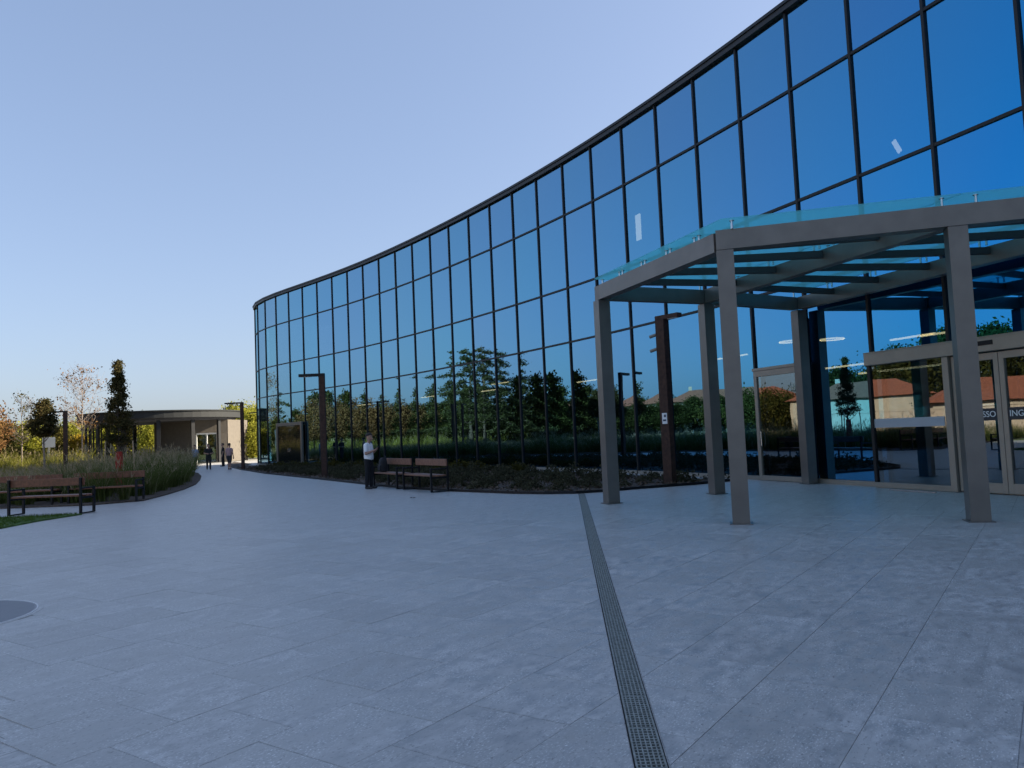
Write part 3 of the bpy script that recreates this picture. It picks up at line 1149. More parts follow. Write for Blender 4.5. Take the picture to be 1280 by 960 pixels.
# ------------------------------------------------------------------ benches
def bench(label, ctr, face, L_=2.15, m_='wood'):
    """local -y is the side one sits on"""
    t = thing('bench', label, 'bench', (ctr[0], ctr[1], 0), face, 'wooden benches with black steel frames')
    dep = 0.52
    for s_ in (-1, 1):
        x = s_ * (L_ / 2 - 0.06)
        b = MB()
        w = 0.055
        b.box((x, -dep / 2, 0.35), (w, w, 0.70 - 0.02), bev=0.004)
        b.box((x, dep / 2, 0.475), (w, w, 0.95 - 0.02), bev=0.004)
        b.box((x, 0, 0.0225), (w - 0.003, dep - w - 0.002, 0.033))
        b.box((x, 0, 0.665), (w - 0.003, dep - w - 0.002, 0.04))
        b.box((x, 0, 0.42), (w - 0.003, dep - w - 0.002, 0.05))
        b.build('side_frame', M['blackmetal'], t)
    for k, y in enumerate((-0.19, -0.065, 0.06, 0.185)):
        MB().box((0, y - 0.01, 0.475), (L_ - 0.02 if abs(y) < 0.1 else L_ - 0.18, 0.115, 0.045), bev=0.006).build('seat_slat', M[m_], t)
    MB().box((0, dep / 2 - 0.055, 0.84), (L_ + 0.02, 0.04, 0.20), bev=0.006).build('backrest', M[m_], t)
    return t


def face_of(dx, dy):
    return math.atan2(dy, dx) + math.pi / 2


bench('wooden bench with black frame right of the standing man, farther from him', (-2.72, 23.38), face_of(-0.86, -0.51), m_='woodlight')
bench('wooden bench with a dark backpack on it beside the standing man', (-4.02, 25.52), face_of(-0.86, -0.51), m_='woodlight')
bench('nearest brown bench at the left edge seen from behind, on the lawn corner', (-12.24, 20.62), face_of(0.12, 1.0))
bench('brown bench left of the red-wrapped tree, its right end by the grass', (-12.72, 24.30), face_of(0.05, -1.0))
bench('brown bench partly out of the left edge in front of tall grass', (-15.15, 24.05), face_of(0.03, -1.0))

# backpack on the bench
bp = thing('backpack', 'black backpack resting on the bench end next to the standing man', 'backpack', (-4.42, 26.12, 0.5), face_of(-0.86, -0.51))
b = MB()
for z, sx, sy in ((0, .13, .09), (0.03, .165, .12), (0.2, .175, .13), (0.36, .16, .115), (0.45, .12, .08), (0.48, .06, .04)):
    pass
prof = [(0, .13, .09), (0.03, .165, .12), (0.2, .175, .13), (0.36, .16, .115), (0.45, .12, .08), (0.48, .05, .03)]
for i in range(len(prof) - 1):
    for j in range(12):
        t0, t1 = 2 * math.pi * j / 12, 2 * math.pi * (j + 1) / 12
        P = lambda k_, t_: (prof[k_][1] * math.copysign(abs(math.cos(t_)) ** .6, math.cos(t_)), prof[k_][2] * math.copysign(abs(math.sin(t_)) ** .6, math.sin(t_)), prof[k_][0])
        b.face([P(i, t0), P(i, t1), P(i + 1, t1), P(i + 1, t0)])
bagm = mat('black_nylon', (0.014, 0.015, 0.02), 0.8, bump=0.3, bscale=30)
b.build('bag', bagm, bp, True)
b = MB()
b.tube([(0.02, 0.02, 0.46), (0.10, 0.02, 0.53), (0.22, 0.02, 0.50), (0.26, 0.02, 0.35), (0.2, 0.02, 0.15)], 0.014, 6)
b.build('strap', bagm, bp)
b = MB()
b.box((0, -0.13, 0.14), (0.22, 0.05, 0.18), bev=0.02)
b.build('front_pocket', bagm, bp)

# dark scrap on the paving
b = MB()
rnd = random.Random(3)
for i in range(5):
    a_ = i * 1.2
    b.face([(0, 0, 0.012), (0.06 * math.cos(a_), 0.05 * math.sin(a_), 0.018 + 0.02 * rnd.random()), (0.085 * math.cos(a_ + .5), 0.07 * math.sin(a_ + .5), 0.006), (0.05 * math.cos(a_ + 1), 0.045 * math.sin(a_ + 1), 0.022)])
o = b.build('dry_leaf', mat('dead_leaf', (0.02, 0.014, 0.01), 0.9))
o.location = G(516, 622.5)
tag(o, 'small dark curled leaf lying on the paving before the benches', 'leaf')

# ------------------------------------------------------------------ people
def person(name, label, loc, rz, prims, mats_, voxel, hair=None, extra=None):
    """prims: (material index, [points], [radii]) tapered limbs fused by a voxel remesh into one continuous body"""
    b = MB()
    segs = []
    for mi, P_, R_ in prims:
        P_ = [Vector(p_) for p_ in P_]
        pp, rr = [], []
        d0 = (P_[1] - P_[0]).normalized()
        d1_ = (P_[-1] - P_[-2]).normalized()
        for fz in (0.97, 0.75, 0.35):
            pp.append(P_[0] - d0 * R_[0] * fz)
            rr.append(R_[0] * math.sqrt(1 - fz * fz))
        pp += P_
        rr += list(R_)
        for fz in (0.35, 0.75, 0.97):
            pp.append(P_[-1] + d1_ * R_[-1] * fz)
            rr.append(R_[-1] * math.sqrt(1 - fz * fz))
        b.tube(pp, rr, 12)
        for i in range(len(P_) - 1):
            segs.append((mi, np.array(P_[i]), np.array(P_[i + 1]), R_[i], R_[i + 1]))
    me = b.mesh('tmp', mats_)
    o = bpy.data.objects.new('tmp_body', me)
    col.objects.link(o)
    rm = o.modifiers.new('r', 'REMESH')
    rm.mode = 'VOXEL'
    rm.voxel_size = voxel
    sm = o.modifiers.new('s', 'SMOOTH')
    sm.iterations = 3
    sm.factor = 0.5
    dg = bpy.context.evaluated_depsgraph_get()
    dg.update()
    out_ = bpy.data.meshes.new_from_object(o.evaluated_get(dg))
    bpy.data.objects.remove(o)
    out_.materials.clear()
    for m_ in mats_:
        out_.materials.append(m_)
    n = len(out_.polygons)
    cs = np.zeros(n * 3, dtype=np.float32)
    out_.polygons.foreach_get('center', cs)
    cs = cs.reshape(-1, 3)
    best = np.full(n, 1e9)
    idx = np.zeros(n, dtype=np.int32)
    for mi, a_, c_, r0, r1 in segs:
        ab = c_ - a_
        t_ = np.clip(((cs - a_) @ ab) / (ab @ ab + 1e-9), 0, 1)
        dd = np.linalg.norm(cs - (a_ + t_[:, None] * ab), axis=1) - (r0 + (r1 - r0) * t_)
        k_ = dd < best
        best[k_] = dd[k_]
        idx[k_] = mi
    out_.polygons.foreach_set('material_index', idx)
    out_.polygons.foreach_set('use_smooth', np.ones(n, dtype=bool))
    out_.update()
    t = thing(name, label, 'person', (loc.x, loc.y, loc.z), rz, 'people on the plaza' if voxel > 0.012 else None)
    link('body', out_, t)
    if hair:
        hm, (hx, hy, hz), hr = hair
        hb_ = MB()
        K = 14
        for i in range(6):
            for j in range(K):
                def P(i_, j_):
                    th = i_ / 6 * 1.75
                    ph = 2 * math.pi * j_ / K
                    back = 1.0 + 0.18 * max(0, -math.cos(ph))
                    th2 = th * (0.62 + 0.38 * (0.5 - 0.5 * math.cos(ph)))
                    return (hx + hr * 1.08 * math.sin(th2) * math.cos(ph) * back, hy + hr * math.sin(th2) * math.sin(ph), hz + hr * 1.12 * math.cos(th2))
                hb_.face([P(i, j), P(i + 1, j), P(i + 1, j + 1), P(i, j + 1)])
        hb_.build('hair', hm, t, True)
    return t


skin = mat('skin', (0.42, 0.24, 0.17), 0.55)
white_c = mat('white_cotton', (0.86, 0.86, 0.85), 0.9, bump=0.2, bscale=18)
navy = mat('navy_trousers', (0.007, 0.008, 0.012), 0.9)
shoe = mat('black_shoes', (0.01, 0.01, 0.011), 0.5)
hairm = mat('dark_hair', (0.015, 0.011, 0.009), 0.7)
blue_c = mat('light_blue_cotton', (0.22, 0.28, 0.40), 0.9)
grey_c = mat('khaki_shorts', (0.16, 0.15, 0.13), 0.9)
black_c = mat('black_cotton', (0.016, 0.016, 0.018), 0.9)
pink_c = mat('faded_pink_cotton', (0.36, 0.24, 0.24), 0.9)
charcoal_c = mat('charcoal_shorts', (0.035, 0.034, 0.038), 0.9)


def hand(mi, wrist, dirv, palm_n, curl=0.6):
    """palm plus five separate fingers"""
    w_ = Vector(wrist)
    d_ = Vector(dirv).normalized()
    n_ = Vector(palm_n)
    n_ = (n_ - d_ * n_.dot(d_)).normalized()
    s_ = d_.cross(n_)
    out_ = []
    k0 = w_ + d_ * 0.085
    for off in (-0.024, 0.0, 0.024):
        out_.append((mi, [w_ + s_ * off * 0.6, k0 + s_ * off], [0.022, 0.017]))
    for off, ln in ((-0.032, 0.070), (-0.011, 0.085), (0.011, 0.080), (0.032, 0.062)):
        a_ = k0 + s_ * off
        b_ = a_ + (d_ * math.cos(curl * .5) + n_ * math.sin(curl * .5)) * ln * 0.5
        c_ = b_ + (d_ * math.cos(curl * 1.4) + n_ * math.sin(curl * 1.4)) * ln * 0.5
        out_.append((mi, [a_, b_, c_], [0.0095, 0.009, 0.008]))
    a_ = w_ + d_ * 0.03 - s_ * 0.03
    out_.append((mi, [a_, a_ + d_ * 0.035 - s_ * 0.022 + n_ * 0.012, a_ + d_ * 0.065 - s_ * 0.024 + n_ * 0.024], [0.012, 0.0105, 0.009]))
    return out_


# standing man with phone; local +x is where he faces
MH = 1.80
man_prims = []
for s_ in (-1, 1):
    y = s_ * 0.095
    fx = 0.03 * s_
    man_prims += [
        (1, [(0.0, y * 0.95, 0.90), (0.01 + fx * .5, y, 0.70), (0.012 + fx, y * 1.02, 0.50)], [0.105, 0.092, 0.072]),
        (1, [(0.012 + fx, y * 1.02, 0.50), (-0.01 + fx, y * 1.03, 0.30), (-0.015 + fx, y * 1.05, 0.10)], [0.072, 0.070, 0.060]),
        (2, [(-0.04 + fx, y * 1.08, 0.047), (0.05 + fx, y * 1.15, 0.045), (0.16 + fx, y * 1.25, 0.036)], [0.046, 0.046, 0.034]),
    ]
man_prims += [
    (1, [(0, -0.07, 0.93), (0, 0.07, 0.93)], [0.125, 0.125]),
    (0, [(0.01, -0.055, 1.0), (0.0, -0.06, 1.2), (-0.005, -0.085, 1.38)], [0.135, 0.130, 0.112]),
    (0, [(0.01, 0.055, 1.0), (0.0, 0.06, 1.2), (-0.005, 0.085, 1.38)], [0.135, 0.130, 0.112]),
    (0, [(-0.005, -0.15, 1.42), (-0.005, 0.15, 1.42)], [0.075, 0.075]),
    (3, [(0.0, 0, 1.46), (0.035, 0, 1.56)], [0.060, 0.055]),
    (3, [(0.055, 0, 1.60), (0.045, 0, 1.69)], [0.080, 0.098]),
    (3, [(0.10, 0, 1.575), (0.10, 0, 1.62)], [0.042, 0.055]),
    (3, [(0.138, 0, 1.638), (0.162, 0, 1.612)], [0.012, 0.017]),
    (3, [(0.045, -0.098, 1.635), (0.04, -0.098, 1.665)], [0.013, 0.017]),
    (3, [(0.045, 0.098, 1.635), (0.04, 0.098, 1.665)], [0.013, 0.017]),
]
el = {}
for s_ in (-1, 1):
    sh = Vector((-0.005, s_ * 0.195, 1.41))
    eb = Vector((0.02, s_ * 0.27, 1.14))
    wr = Vector((0.235, s_ * 0.07, 1.24))
    el[s_] = wr
    mid_ = sh.lerp(eb, 0.62)
    man_prims += [(0, [sh, mid_], [0.075, 0.068]), (3, [mid_, eb], [0.046, 0.042]), (3, [eb, eb.lerp(wr, .4), wr], [0.044, 0.042, 0.028])]
man_prims += hand(3, el[-1], (0.6, 0.45, 0.35), (-0.3, 0.3, 0.8), 0.9)
man_prims += hand(3, el[1], (0.6, -0.45, 0.35), (-0.3, -0.3, 0.8), 0.9)
pm_ = G(462, 611)
man = person('person', 'man in white t-shirt and dark trousers looking down at his phone', pm_, R(-12), man_prims, [white_c, navy, shoe, skin], 0.0075, (hairm, (0.04, 0, 1.70), 0.108))
ph = MB().box((0, 0, 0), (0.075, 0.155, 0.012), bev=0.004).build('mobile_phone', M['film'])
ph.matrix_world = man.matrix_world
ca, sa = math.cos(R(-12)), math.sin(R(-12))
lx, ly, lz = 0.315, 0.0, 1.335
ph.location = (pm_.x + lx * ca - ly * sa, pm_.y + lx * sa + ly * ca, lz)
ph.rotation_euler = (0, R(-40), R(-12))
tag(ph, 'dark mobile phone held in the hands of the man in white', 'phone')
b = MB()                                                   # beard
for j in range(10):
    for i in range(3):
        def P(i_, j_):
            t_ = -1.25 + 2.5 * j_ / 10
            r_ = 0.083 - 0.012 * i_
            return (0.055 + r_ * math.cos(t_) * 1.12, r_ * math.sin(t_) * 0.98, 1.612 - 0.022 * i_)
        b.face([P(i, j), P(i + 1, j), P(i + 1, j + 1), P(i, j + 1)])
b.build('beard', hairm, man, True)


def simple_person(label, loc, rz, h, top, low, shorts, arms, extra=None):
    s = h / 1.75
    S = lambda *q: tuple(c_ * s for c_ in q)
    pr = []
    for k in (-1, 1):
        y = k * 0.09
        st = 0.05 * k
        pr += [(1, [S(0, y, 0.86), S(0.01 + st * .5, y, 0.68), S(0.012 + st, y, 0.52 if shorts else 0.48)], [0.105 * s, 0.095 * s, (0.085 if shorts else 0.07) * s]),
               (3 if shorts else 1, [S(0.012 + st, y, 0.50), S(-0.005 + st, y, 0.3), S(-0.012 + st, y, 0.09)], [0.055 * s, 0.052 * s, 0.038 * s] if shorts else [0.07 * s, 0.066 * s, 0.055 * s]),
               (2, [S(-0.03 + st, y, 0.045), S(0.13 + st, y * 1.15, 0.038)], [0.042 * s, 0.034 * s])]
    pr += [(1, [S(0, -0.06, 0.90), S(0, 0.06, 0.90)], [0.12 * s, 0.12 * s]),
           (0, [S(0.01, -0.05, 0.97), S(0, -0.055, 1.15), S(-0.01, -0.08, 1.33)], [0.135 * s, 0.132 * s, 0.108 * s]),
           (0, [S(0.01, 0.05, 0.97), S(0, 0.055, 1.15), S(-0.01, 0.08, 1.33)], [0.135 * s, 0.132 * s, 0.108 * s]),
           (0, [S(-0.01, -0.14, 1.37), S(-0.01, 0.14, 1.37)], [0.07 * s, 0.07 * s]),
           (3, [S(0, 0, 1.40), S(0.02, 0, 1.52)], [0.055 * s, 0.052 * s]),
           (3, [S(0.03, 0, 1.56), S(0.02, 0, 1.64)], [0.078 * s, 0.094 * s]),
           (3, [S(0.085, 0, 1.55), S(0.085, 0, 1.59)], [0.038 * s, 0.045 * s]),
           (3, [S(0.115, 0, 1.60), S(0.135, 0, 1.575)], [0.011 * s, 0.015 * s])]
    for k in (-1, 1):
        sh, eb, wr = [Vector(S(q[0], k * q[1], q[2])) for q in arms]
        md = sh.lerp(eb, 0.6)
        pr += [(0, [sh, md], [0.066 * s, 0.06 * s]), (3, [md, eb], [0.043 * s, 0.04 * s]), (3, [eb, wr], [0.04 * s, 0.028 * s])]
        pr += hand(3, wr, wr - eb, (0.3, -k * 1.0, 0.0), 0.5)
    return person('person', label, loc, rz, pr, [top, low, shoe, skin], 0.0125, (hairm, S(0.02, 0, 1.645), 0.103 * s))


hang = [(-0.01, 0.19, 1.36), (-0.02, 0.25, 1.08), (0.06, 0.26, 0.83)]
bent = [(-0.01, 0.19, 1.36), (-0.03, 0.27, 1.10), (0.17, 0.14, 1.08)]
simple_person('person in light blue shirt and khaki shorts at the grass edge', G(244, 587), R(-100), 1.74, blue_c, grey_c, True, hang)
simple_person('person in all black clothing second from the tall grass', G(261, 587), R(-60), 1.78, black_c, black_c, False, bent)
simple_person('person in dark clothing partly behind the one in pink', G(279, 583), R(200), 1.80, black_c, black_c, False, hang)
simple_person('person in faded pink shirt and charcoal shorts on the path', G(287, 587), R(80), 1.76, pink_c, charcoal_c, True, hang)

# ------------------------------------------------------------------ pavilion
PC = Vector((-35.2, 78.0))
PR = 7.45
pav = thing('round_pavilion', 'low round pavilion with dark flat roof and beige inner walls', 'pavilion', (PC.x, PC.y, 0))
K = 56
circ = lambda r: [(r * math.cos(2 * math.pi * i / K), r * math.sin(2 * math.pi * i / K)) for i in range(K)]
darkfascia = mat('dark_grey_fascia', (0.028, 0.030, 0.031), 0.7, 0.0, spec=0.2)
b = MB()
b.prism(circ(PR), 4.40, 5.0)
rf = b.build('roof', darkfascia, pav)
b = MB()
b.prism(circ(PR + 0.12), 5.002, 5.10)
b.build('roof_trim', darkfascia, rf)
b = MB()
b.prism(circ(PR - 0.5), 4.18, 4.398)
b.build('soffit', M['inwall'], rf)
b = MB()
b.prism(circ(PR + 0.3), -0.05, 0.02)
b.build('floor', M['joint'], pav)
for i in range(14):
    t_ = 2 * math.pi * (i + 0.35) / 14
    o = MB().box((0, 0, 2.1), (0.20, 0.34, 4.17), bev=0.01).build('column', M['frame'], pav)
    o.location = ((PR - 0.75) * math.cos(t_), (PR - 0.75) * math.sin(t_), 0.02)
    o.rotation_euler.z = t_
# walls of the enclosed part, right side
def pav_local(px, y):
    q = at_depth(px, 560, y)
    return Vector((q.x - PC.x, y - PC.y))


w0, w1 = pav_local(194, 78.5), pav_local(243, 76.0)
w2 = pav_local(284, 77.0)
b = MB()
b.bar((w0.x, w0.y, 2.1), (w1.x, w1.y, 2.1), 0.2, 4.14)
b.build('wall', M['plaster'], pav)
b = MB()
b.bar((w1.x + 0.12, w1.y + 0.02, 3.55), (w2.x, w2.y, 3.55), 0.2, 1.25)
b.bar((w2.x - 0.9, w2.y - .35, 1.46), (w2.x, w2.y, 1.46), 0.18, 2.9)
b.build('wall', M['plaster'], pav)
b = MB()
b.bar((w2.x, w2.y, 2.1), (w2.x + 0.4, w2.y + 4.5, 2.1), 0.2, 4.14)
b.build('wall', M['plaster'], pav)
b = MB()
b.bar((w0.x, w0.y + 0.2, 2.1), (w0.x + 0.4, w0.y + 4.5, 2.1), 0.2, 4.14)
b.build('wall', M['plaster'], pav)
dd_ = (w2 - w1).normalized()
wdr = (w2 - w1).length - 1.1
pdr = MB()
e0 = w1 + dd_ * 0.2
e1 = w1 + dd_ * (0.2 + wdr)
pdr.bar((e0.x, e0.y, 2.85), (e1.x, e1.y, 2.85), 0.14, 0.14)
for q in (e0, (e0 + e1) / 2, e1):
    pdr.bar((q.x, q.y, 0.02), (q.x, q.y, 2.78), 0.10, 0.12)
pdo = pdr.build('door_frame', M['white'], pav)
b = MB()
b.bar((e0.x, e0.y + 0.02, 1.4), (e1.x, e1.y + 0.02, 1.4), 0.02, 2.75)
b.build('pane', M['doorglass'], pdo)
for px in (112, 117, 122, 127, 152, 157):                  # deep vertical fins on the left
    q = pav_local(px, 74.5 if px < 140 else 72.5)
    o = MB().box((0, 0, 2.1), (0.16, 0.9, 4.15), bev=0.008).build('fin', M['frame'], pav)
    o.location = (q.x, q.y, 0.02)
    o.rotation_euler.z = R(28)

# ------------------------------------------------------------------ vegetation
def leaf_quads(rng, C_, size, flatn=0.0):
    """one small pointed leaf face per centre, random turn"""
    n = len(C_)
    a_ = rng.normal(size=(n, 3))
    a_[:, 2] *= (1 - flatn)
    a_ /= np.linalg.norm(a_, axis=1)[:, None] + 1e-9
    r_ = rng.normal(size=(n, 3))
    b_ = np.cross(a_, r_)
    b_ /= np.linalg.norm(b_, axis=1)[:, None] + 1e-9
    s_ = size * rng.uniform(0.6, 1.4, size=(n, 1))
    v = np.stack([C_ - a_ * s_, C_ + b_ * s_ * 0.55, C_ + a_ * s_, C_ - b_ * s_ * 0.55], 1).reshape(-1, 3)
    f = np.arange(n * 4).reshape(-1, 4)
    return v, f


def envelope(kind, t):
    """crown radius at relative height t (0 crown base, 1 top)"""
    if kind == 'cone':
        return np.where(t < 0.18, 0.55 + 2.5 * t, 1.0) * np.clip(1.0 - np.maximum(t - 0.15, 0) / 0.85, 0, 1) ** 0.85 + 0.10 * (1 - t)
    if kind == 'flame':
        return np.where(t < 0.12, 0.5 + 4 * t, 1.0) * np.clip(1.0 - t, 0, 1) ** 1.05 * 0.95 + 0.04
    if kind == 'column':
        return np.sqrt(np.clip(1 - (2 * t - 1) ** 4, 0, 1))
    return np.sqrt(np.clip(1 - (2 * t - 0.95) ** 2 * 0.98, 0, 1))


def make_tree(seed, kind, H, cb, rad, nclump, per, lsize, leafm, barkm, trunk_r=None, spread=0.28, dens=1.0, bare=False):
    rng = np.random.default_rng(seed)
    rr = random.Random(seed)
    tr = trunk_r or H * 0.014 + 0.03
    tb = MB()
    npt = 7
    wob = [(rr.gauss(0, 0.02) * H * 0.4, rr.gauss(0, 0.02) * H * 0.4) for _ in range(npt)]
    wob[0] = (0, 0)
    tp = [(wob[i][0] * i / npt, wob[i][1] * i / npt, H * 0.94 * i / (npt - 1)) for i in range(npt)]
    tb.tube(tp, [tr * (1 - 0.9 * i / (npt - 1)) for i in range(npt)], 8)
    centers = []
    for k_ in range(nclump):
        t = rng.uniform(0, 1) ** (1.15 if kind in ('cone', 'flame') else 1.0)
        R_ = rad * float(envelope(kind, np.array(t)))
        ph_ = rng.uniform(0, 2 * math.pi)
        rr_ = R_ * math.sqrt(rng.uniform(0.10, 1.0)) * rng.uniform(0.8, 1.08)
        c = np.array([rr_ * math.cos(ph_), rr_ * math.sin(ph_), cb + (H - cb) * t])
        centers.append(c)
        if k_ % (1 if bare else 3) == 0:
            z0 = max(cb * 0.75, c[2] - rr_ * (1.2 if kind in ('cone', 'flame') else 0.9))
            z0 = min(z0, H * 0.9)
            mid_ = (c[0] * 0.45, c[1] * 0.45, z0 + (c[2] - z0) * 0.35)
            w0_ = tr * (0.42 if not bare else 0.35)
            tb.tube([(0, 0, z0), mid_, tuple(c)], [w0_ * (1 - 0.7 * z0 / H), w0_ * 0.5 * (1 - 0.6 * z0 / H), 0.006 if bare else 0.01], 5)
            if bare:
                for _ in range(4):
                    s0 = np.array(mid_) * 0.5 + c * 0.5
                    e_ = c + rng.normal(size=3) * rad * 0.18 + np.array([0, 0, rad * 0.12])
                    tb.tube([tuple(s0), tuple((s0 + e_) / 2 + rng.normal(size=3) * 0.03), tuple(e_)], [0.012, 0.009, 0.004], 4)
    centers = np.array(centers)
    L_ = []
    for c in centers:
        n = max(3, int(per * rng.uniform(0.5, 1.5)))
        sg = rad * spread * rng.uniform(0.55, 1.25)
        q = rng.normal(size=(n, 3)) * np.array([sg, sg, sg * 0.7])
        L_.append(c + q)
    L_ = np.concatenate(L_)
    L_ = L_[L_[:, 2] > cb * (0.92 if kind in ('cone', 'flame') else 0.55)]
    v, f = leaf_quads(rng, L_, lsize)
    crown = arr_mesh('crown', v, f, leafm)
    trunk = tb.mesh('trunk', barkm, True)
    return trunk, crown


def make_cedar(seed, H, rad):
    rng = np.random.default_rng(seed)
    tb = MB()
    tb.tube([(0, 0, 0), (0.1, 0.05, H * 0.4), (0.0, 0.15, H * 0.75), (0.1, 0.1, H)], [H * 0.022, H * 0.016, H * 0.008, 0.02], 8)
    L_ = []
    nb_ = 38
    for k_ in range(nb_):
        t = 0.14 + 0.84 * k_ / nb_
        z = H * t
        ph_ = k_ * 2.4 + rng.uniform(-.5, .5)
        ln = rad * (1.08 - t) ** 0.65 * rng.uniform(0.55, 1.15)
        d_ = np.array([math.cos(ph_), math.sin(ph_), 0])
        p0 = np.array([0, 0, z])
        p1 = p0 + d_ * ln * 0.55 + np.array([0, 0, ln * 0.16])
        p2 = p0 + d_ * ln + np.array([0, 0, ln * 0.02])
        tb.tube([tuple(p0), tuple(p1), tuple(p2)], [0.07, 0.045, 0.012], 5)
        for _ in range(int(15 * ln)):
            s_ = rng.uniform(0.25, 1.05)
            b_ = p0 + (p1 - p0) * min(1, s_ / 0.55) if s_ < 0.55 else p1 + (p2 - p1) * ((s_ - 0.55) / 0.45)
            w_ = np.array([-d_[1], d_[0], 0])
            c = b_ + w_ * rng.normal() * ln * 0.16 + np.array([0, 0, rng.uniform(-0.30, 0.12)])
            L_.append(c + rng.normal(size=(9, 3)) * np.array([0.24, 0.24, 0.10]))
    L_ = np.concatenate(L_)
    v, f = leaf_quads(rng, L_, 0.12, 0.4)
    return tb.mesh('trunk', M['bark'], True), arr_mesh('crown', v, f, M['L_cedar'])


def plant_tree(label, loc, meshes, rz=0.0, sc=1.0, group=None, name='tree', cat='tree', zs=None):
    t = thing(name, label, cat, (loc[0], loc[1], loc[2] if len(loc) > 2 else 0.0), rz, group)
    t.scale = (sc, sc, zs or sc)
    link('trunk', meshes[0], t)
    link('crown', meshes[1], t)
    return t


# trees seen directly on the left
def ground_at(px, y):
    q = at_depth(px, 560, y)
    return (q.x, q.y, 0.03)


t148 = make_tree(21, 'flame', 4.75, 1.80, 0.66, 230, 42, 0.040, [M['L_bronze']], M['bark'], 0.055, 0.12)
o = plant_tree('tall pointed dark tree with red-wrapped trunk beside the pavilion', ground_at(148.5, 28), t148, name='flame_tree')
b = MB()
b.tube([(0, 0, 0.35), (0.01, 0, 0.8), (0, 0, 1.52)], [0.16, 0.14, 0.12], 10)
wr_ = b.build('trunk_wrap', M['redwrap'], o)
for k_ in range(3):
    t_ = k_ * 2.1
    MB().tube([(0.6 * math.cos(t_), 0.6 * math.sin(t_), 0), (0.5 * math.cos(t_), 0.5 * math.sin(t_), 1.9)], 0.025, 6).build('stake', M['stake'], o)
t55 = make_tree(22, 'cone', 4.75, 2.7, 0.85, 90, 60, 0.07, [M['L_bronze']], M['greybark'], 0.075, 0.2)
plant_tree('small cone-crowned tree left of the brown lamp post in the grass', ground_at(55, 45), t55, name='cone_tree')
t100 = make_tree(23, 'round', 9.4, 3.6, 2.4, 60, 12, 0.10, [M['L_red']], M['greybark'], 0.09, 0.15, bare=True)
plant_tree('nearly bare tree with reddish leaves left of the pavilion', ground_at(103, 70), t100, name='bare_tree')
t27 = make_tree(24, 'round', 6.8, 3.0, 1.9, 40, 9, 0.10, [M['L_green']], M['greybark'], 0.07, 0.16, bare=True)
plant_tree('thin sparse pale green tree near the left edge', ground_at(27, 68), t27, name='sparse_tree')
t0 = make_tree(25, 'round', 5.6, 2.0, 1.6, 70, 50, 0.10, [M['L_red']], M['bark'], 0.08, 0.25)
plant_tree('rusty red crowned tree cut off by the left edge', ground_at(-15, 62), t0, name='red_tree')

BUSH = [make_tree(31, 'round', 4.6, 0.5, 2.1, 110, 60, 0.13, [M['L_yellow']], M['bark'], None, 0.26),
        make_tree(32, 'round', 4.2, 0.4, 2.4, 110, 60, 0.13, [M['L_green']], M['bark'], None, 0.26),
        make_tree(33, 'round', 5.6, 1.0, 2.2, 120, 60, 0.13, [M['L_yellow']], M['bark'], None, 0.26),
        make_tree(34, 'cone', 6.0, 0.6, 1.7, 120, 60, 0.12, [M['L_dark']], M['bark'], None, 0.22),
        make_tree(35, 'round', 5.0, 1.0, 1.9, 110, 55, 0.13, [M['L_gold']], M['bark'], None, 0.25)]
BN = ['yellow-green', 'green', 'tall yellow-green', 'dark conical', 'golden']
rnd = random.Random(8)
rowsb = [(12, 84, 1, .95), (34, 80, 0, .95), (52, 88, 1, 1.0), (72, 82, 1, .9), (90, 90, 2, .9), (100, 82, 4, .62), (118, 100, 1, 1.15), (138, 96, 0, 1.1),
         (165, 97, 1, 1.0), (178, 101, 3, 1.0), (192, 93, 0, 0.9), (205, 98, 4, .95), (218, 102, 1, 1.05), (-12, 74, 1, 1.05), (-30, 80, 1, .9), (0, 96, 3, .9),
         (303, 92, 2, 1.08), (316, 88, 0, 1.05), (330, 96, 2, 1.12), (290, 104, 3, 1.1), (12, 70, 3, 0.68), (322, 82, 0, 0.75), (350, 90, 1, 1.1), (375, 96, 2, 1.1)]
where = ['by the left edge behind the grass', 'behind the cone-crowned tree', 'in the row left of the lamp post', 'just left of the lamp post', 'right behind the brown lamp post',
         'low beside the pavilion corner', 'behind the pavilion fins', 'behind the pointed tree', 'seen through the pavilion, left', 'seen through the pavilion, middle back',
         'seen through the pavilion, in front', 'seen through the pavilion, right', 'behind the beige pavilion wall', 'outside the left edge, nearer', 'outside the left edge, farther', 'far back at the left edge',
         'right of the pavilion by the lamp post', 'against the far end of the facade', 'behind the far end of the facade', 'behind the right end of the pavilion', 'small one in front at the left edge', 'low one by the facade end', 'hidden behind the glass building end', 'hidden behind the glass building']
for (px, y, k_, sc), wh in zip(rowsb, where):
    plant_tree(BN[k_] + ' bushy tree ' + wh, ground_at(px, y), BUSH[k_], rnd.uniform(0, 6.28), sc, 'bushy trees along the park edge', 'bushy_tree')

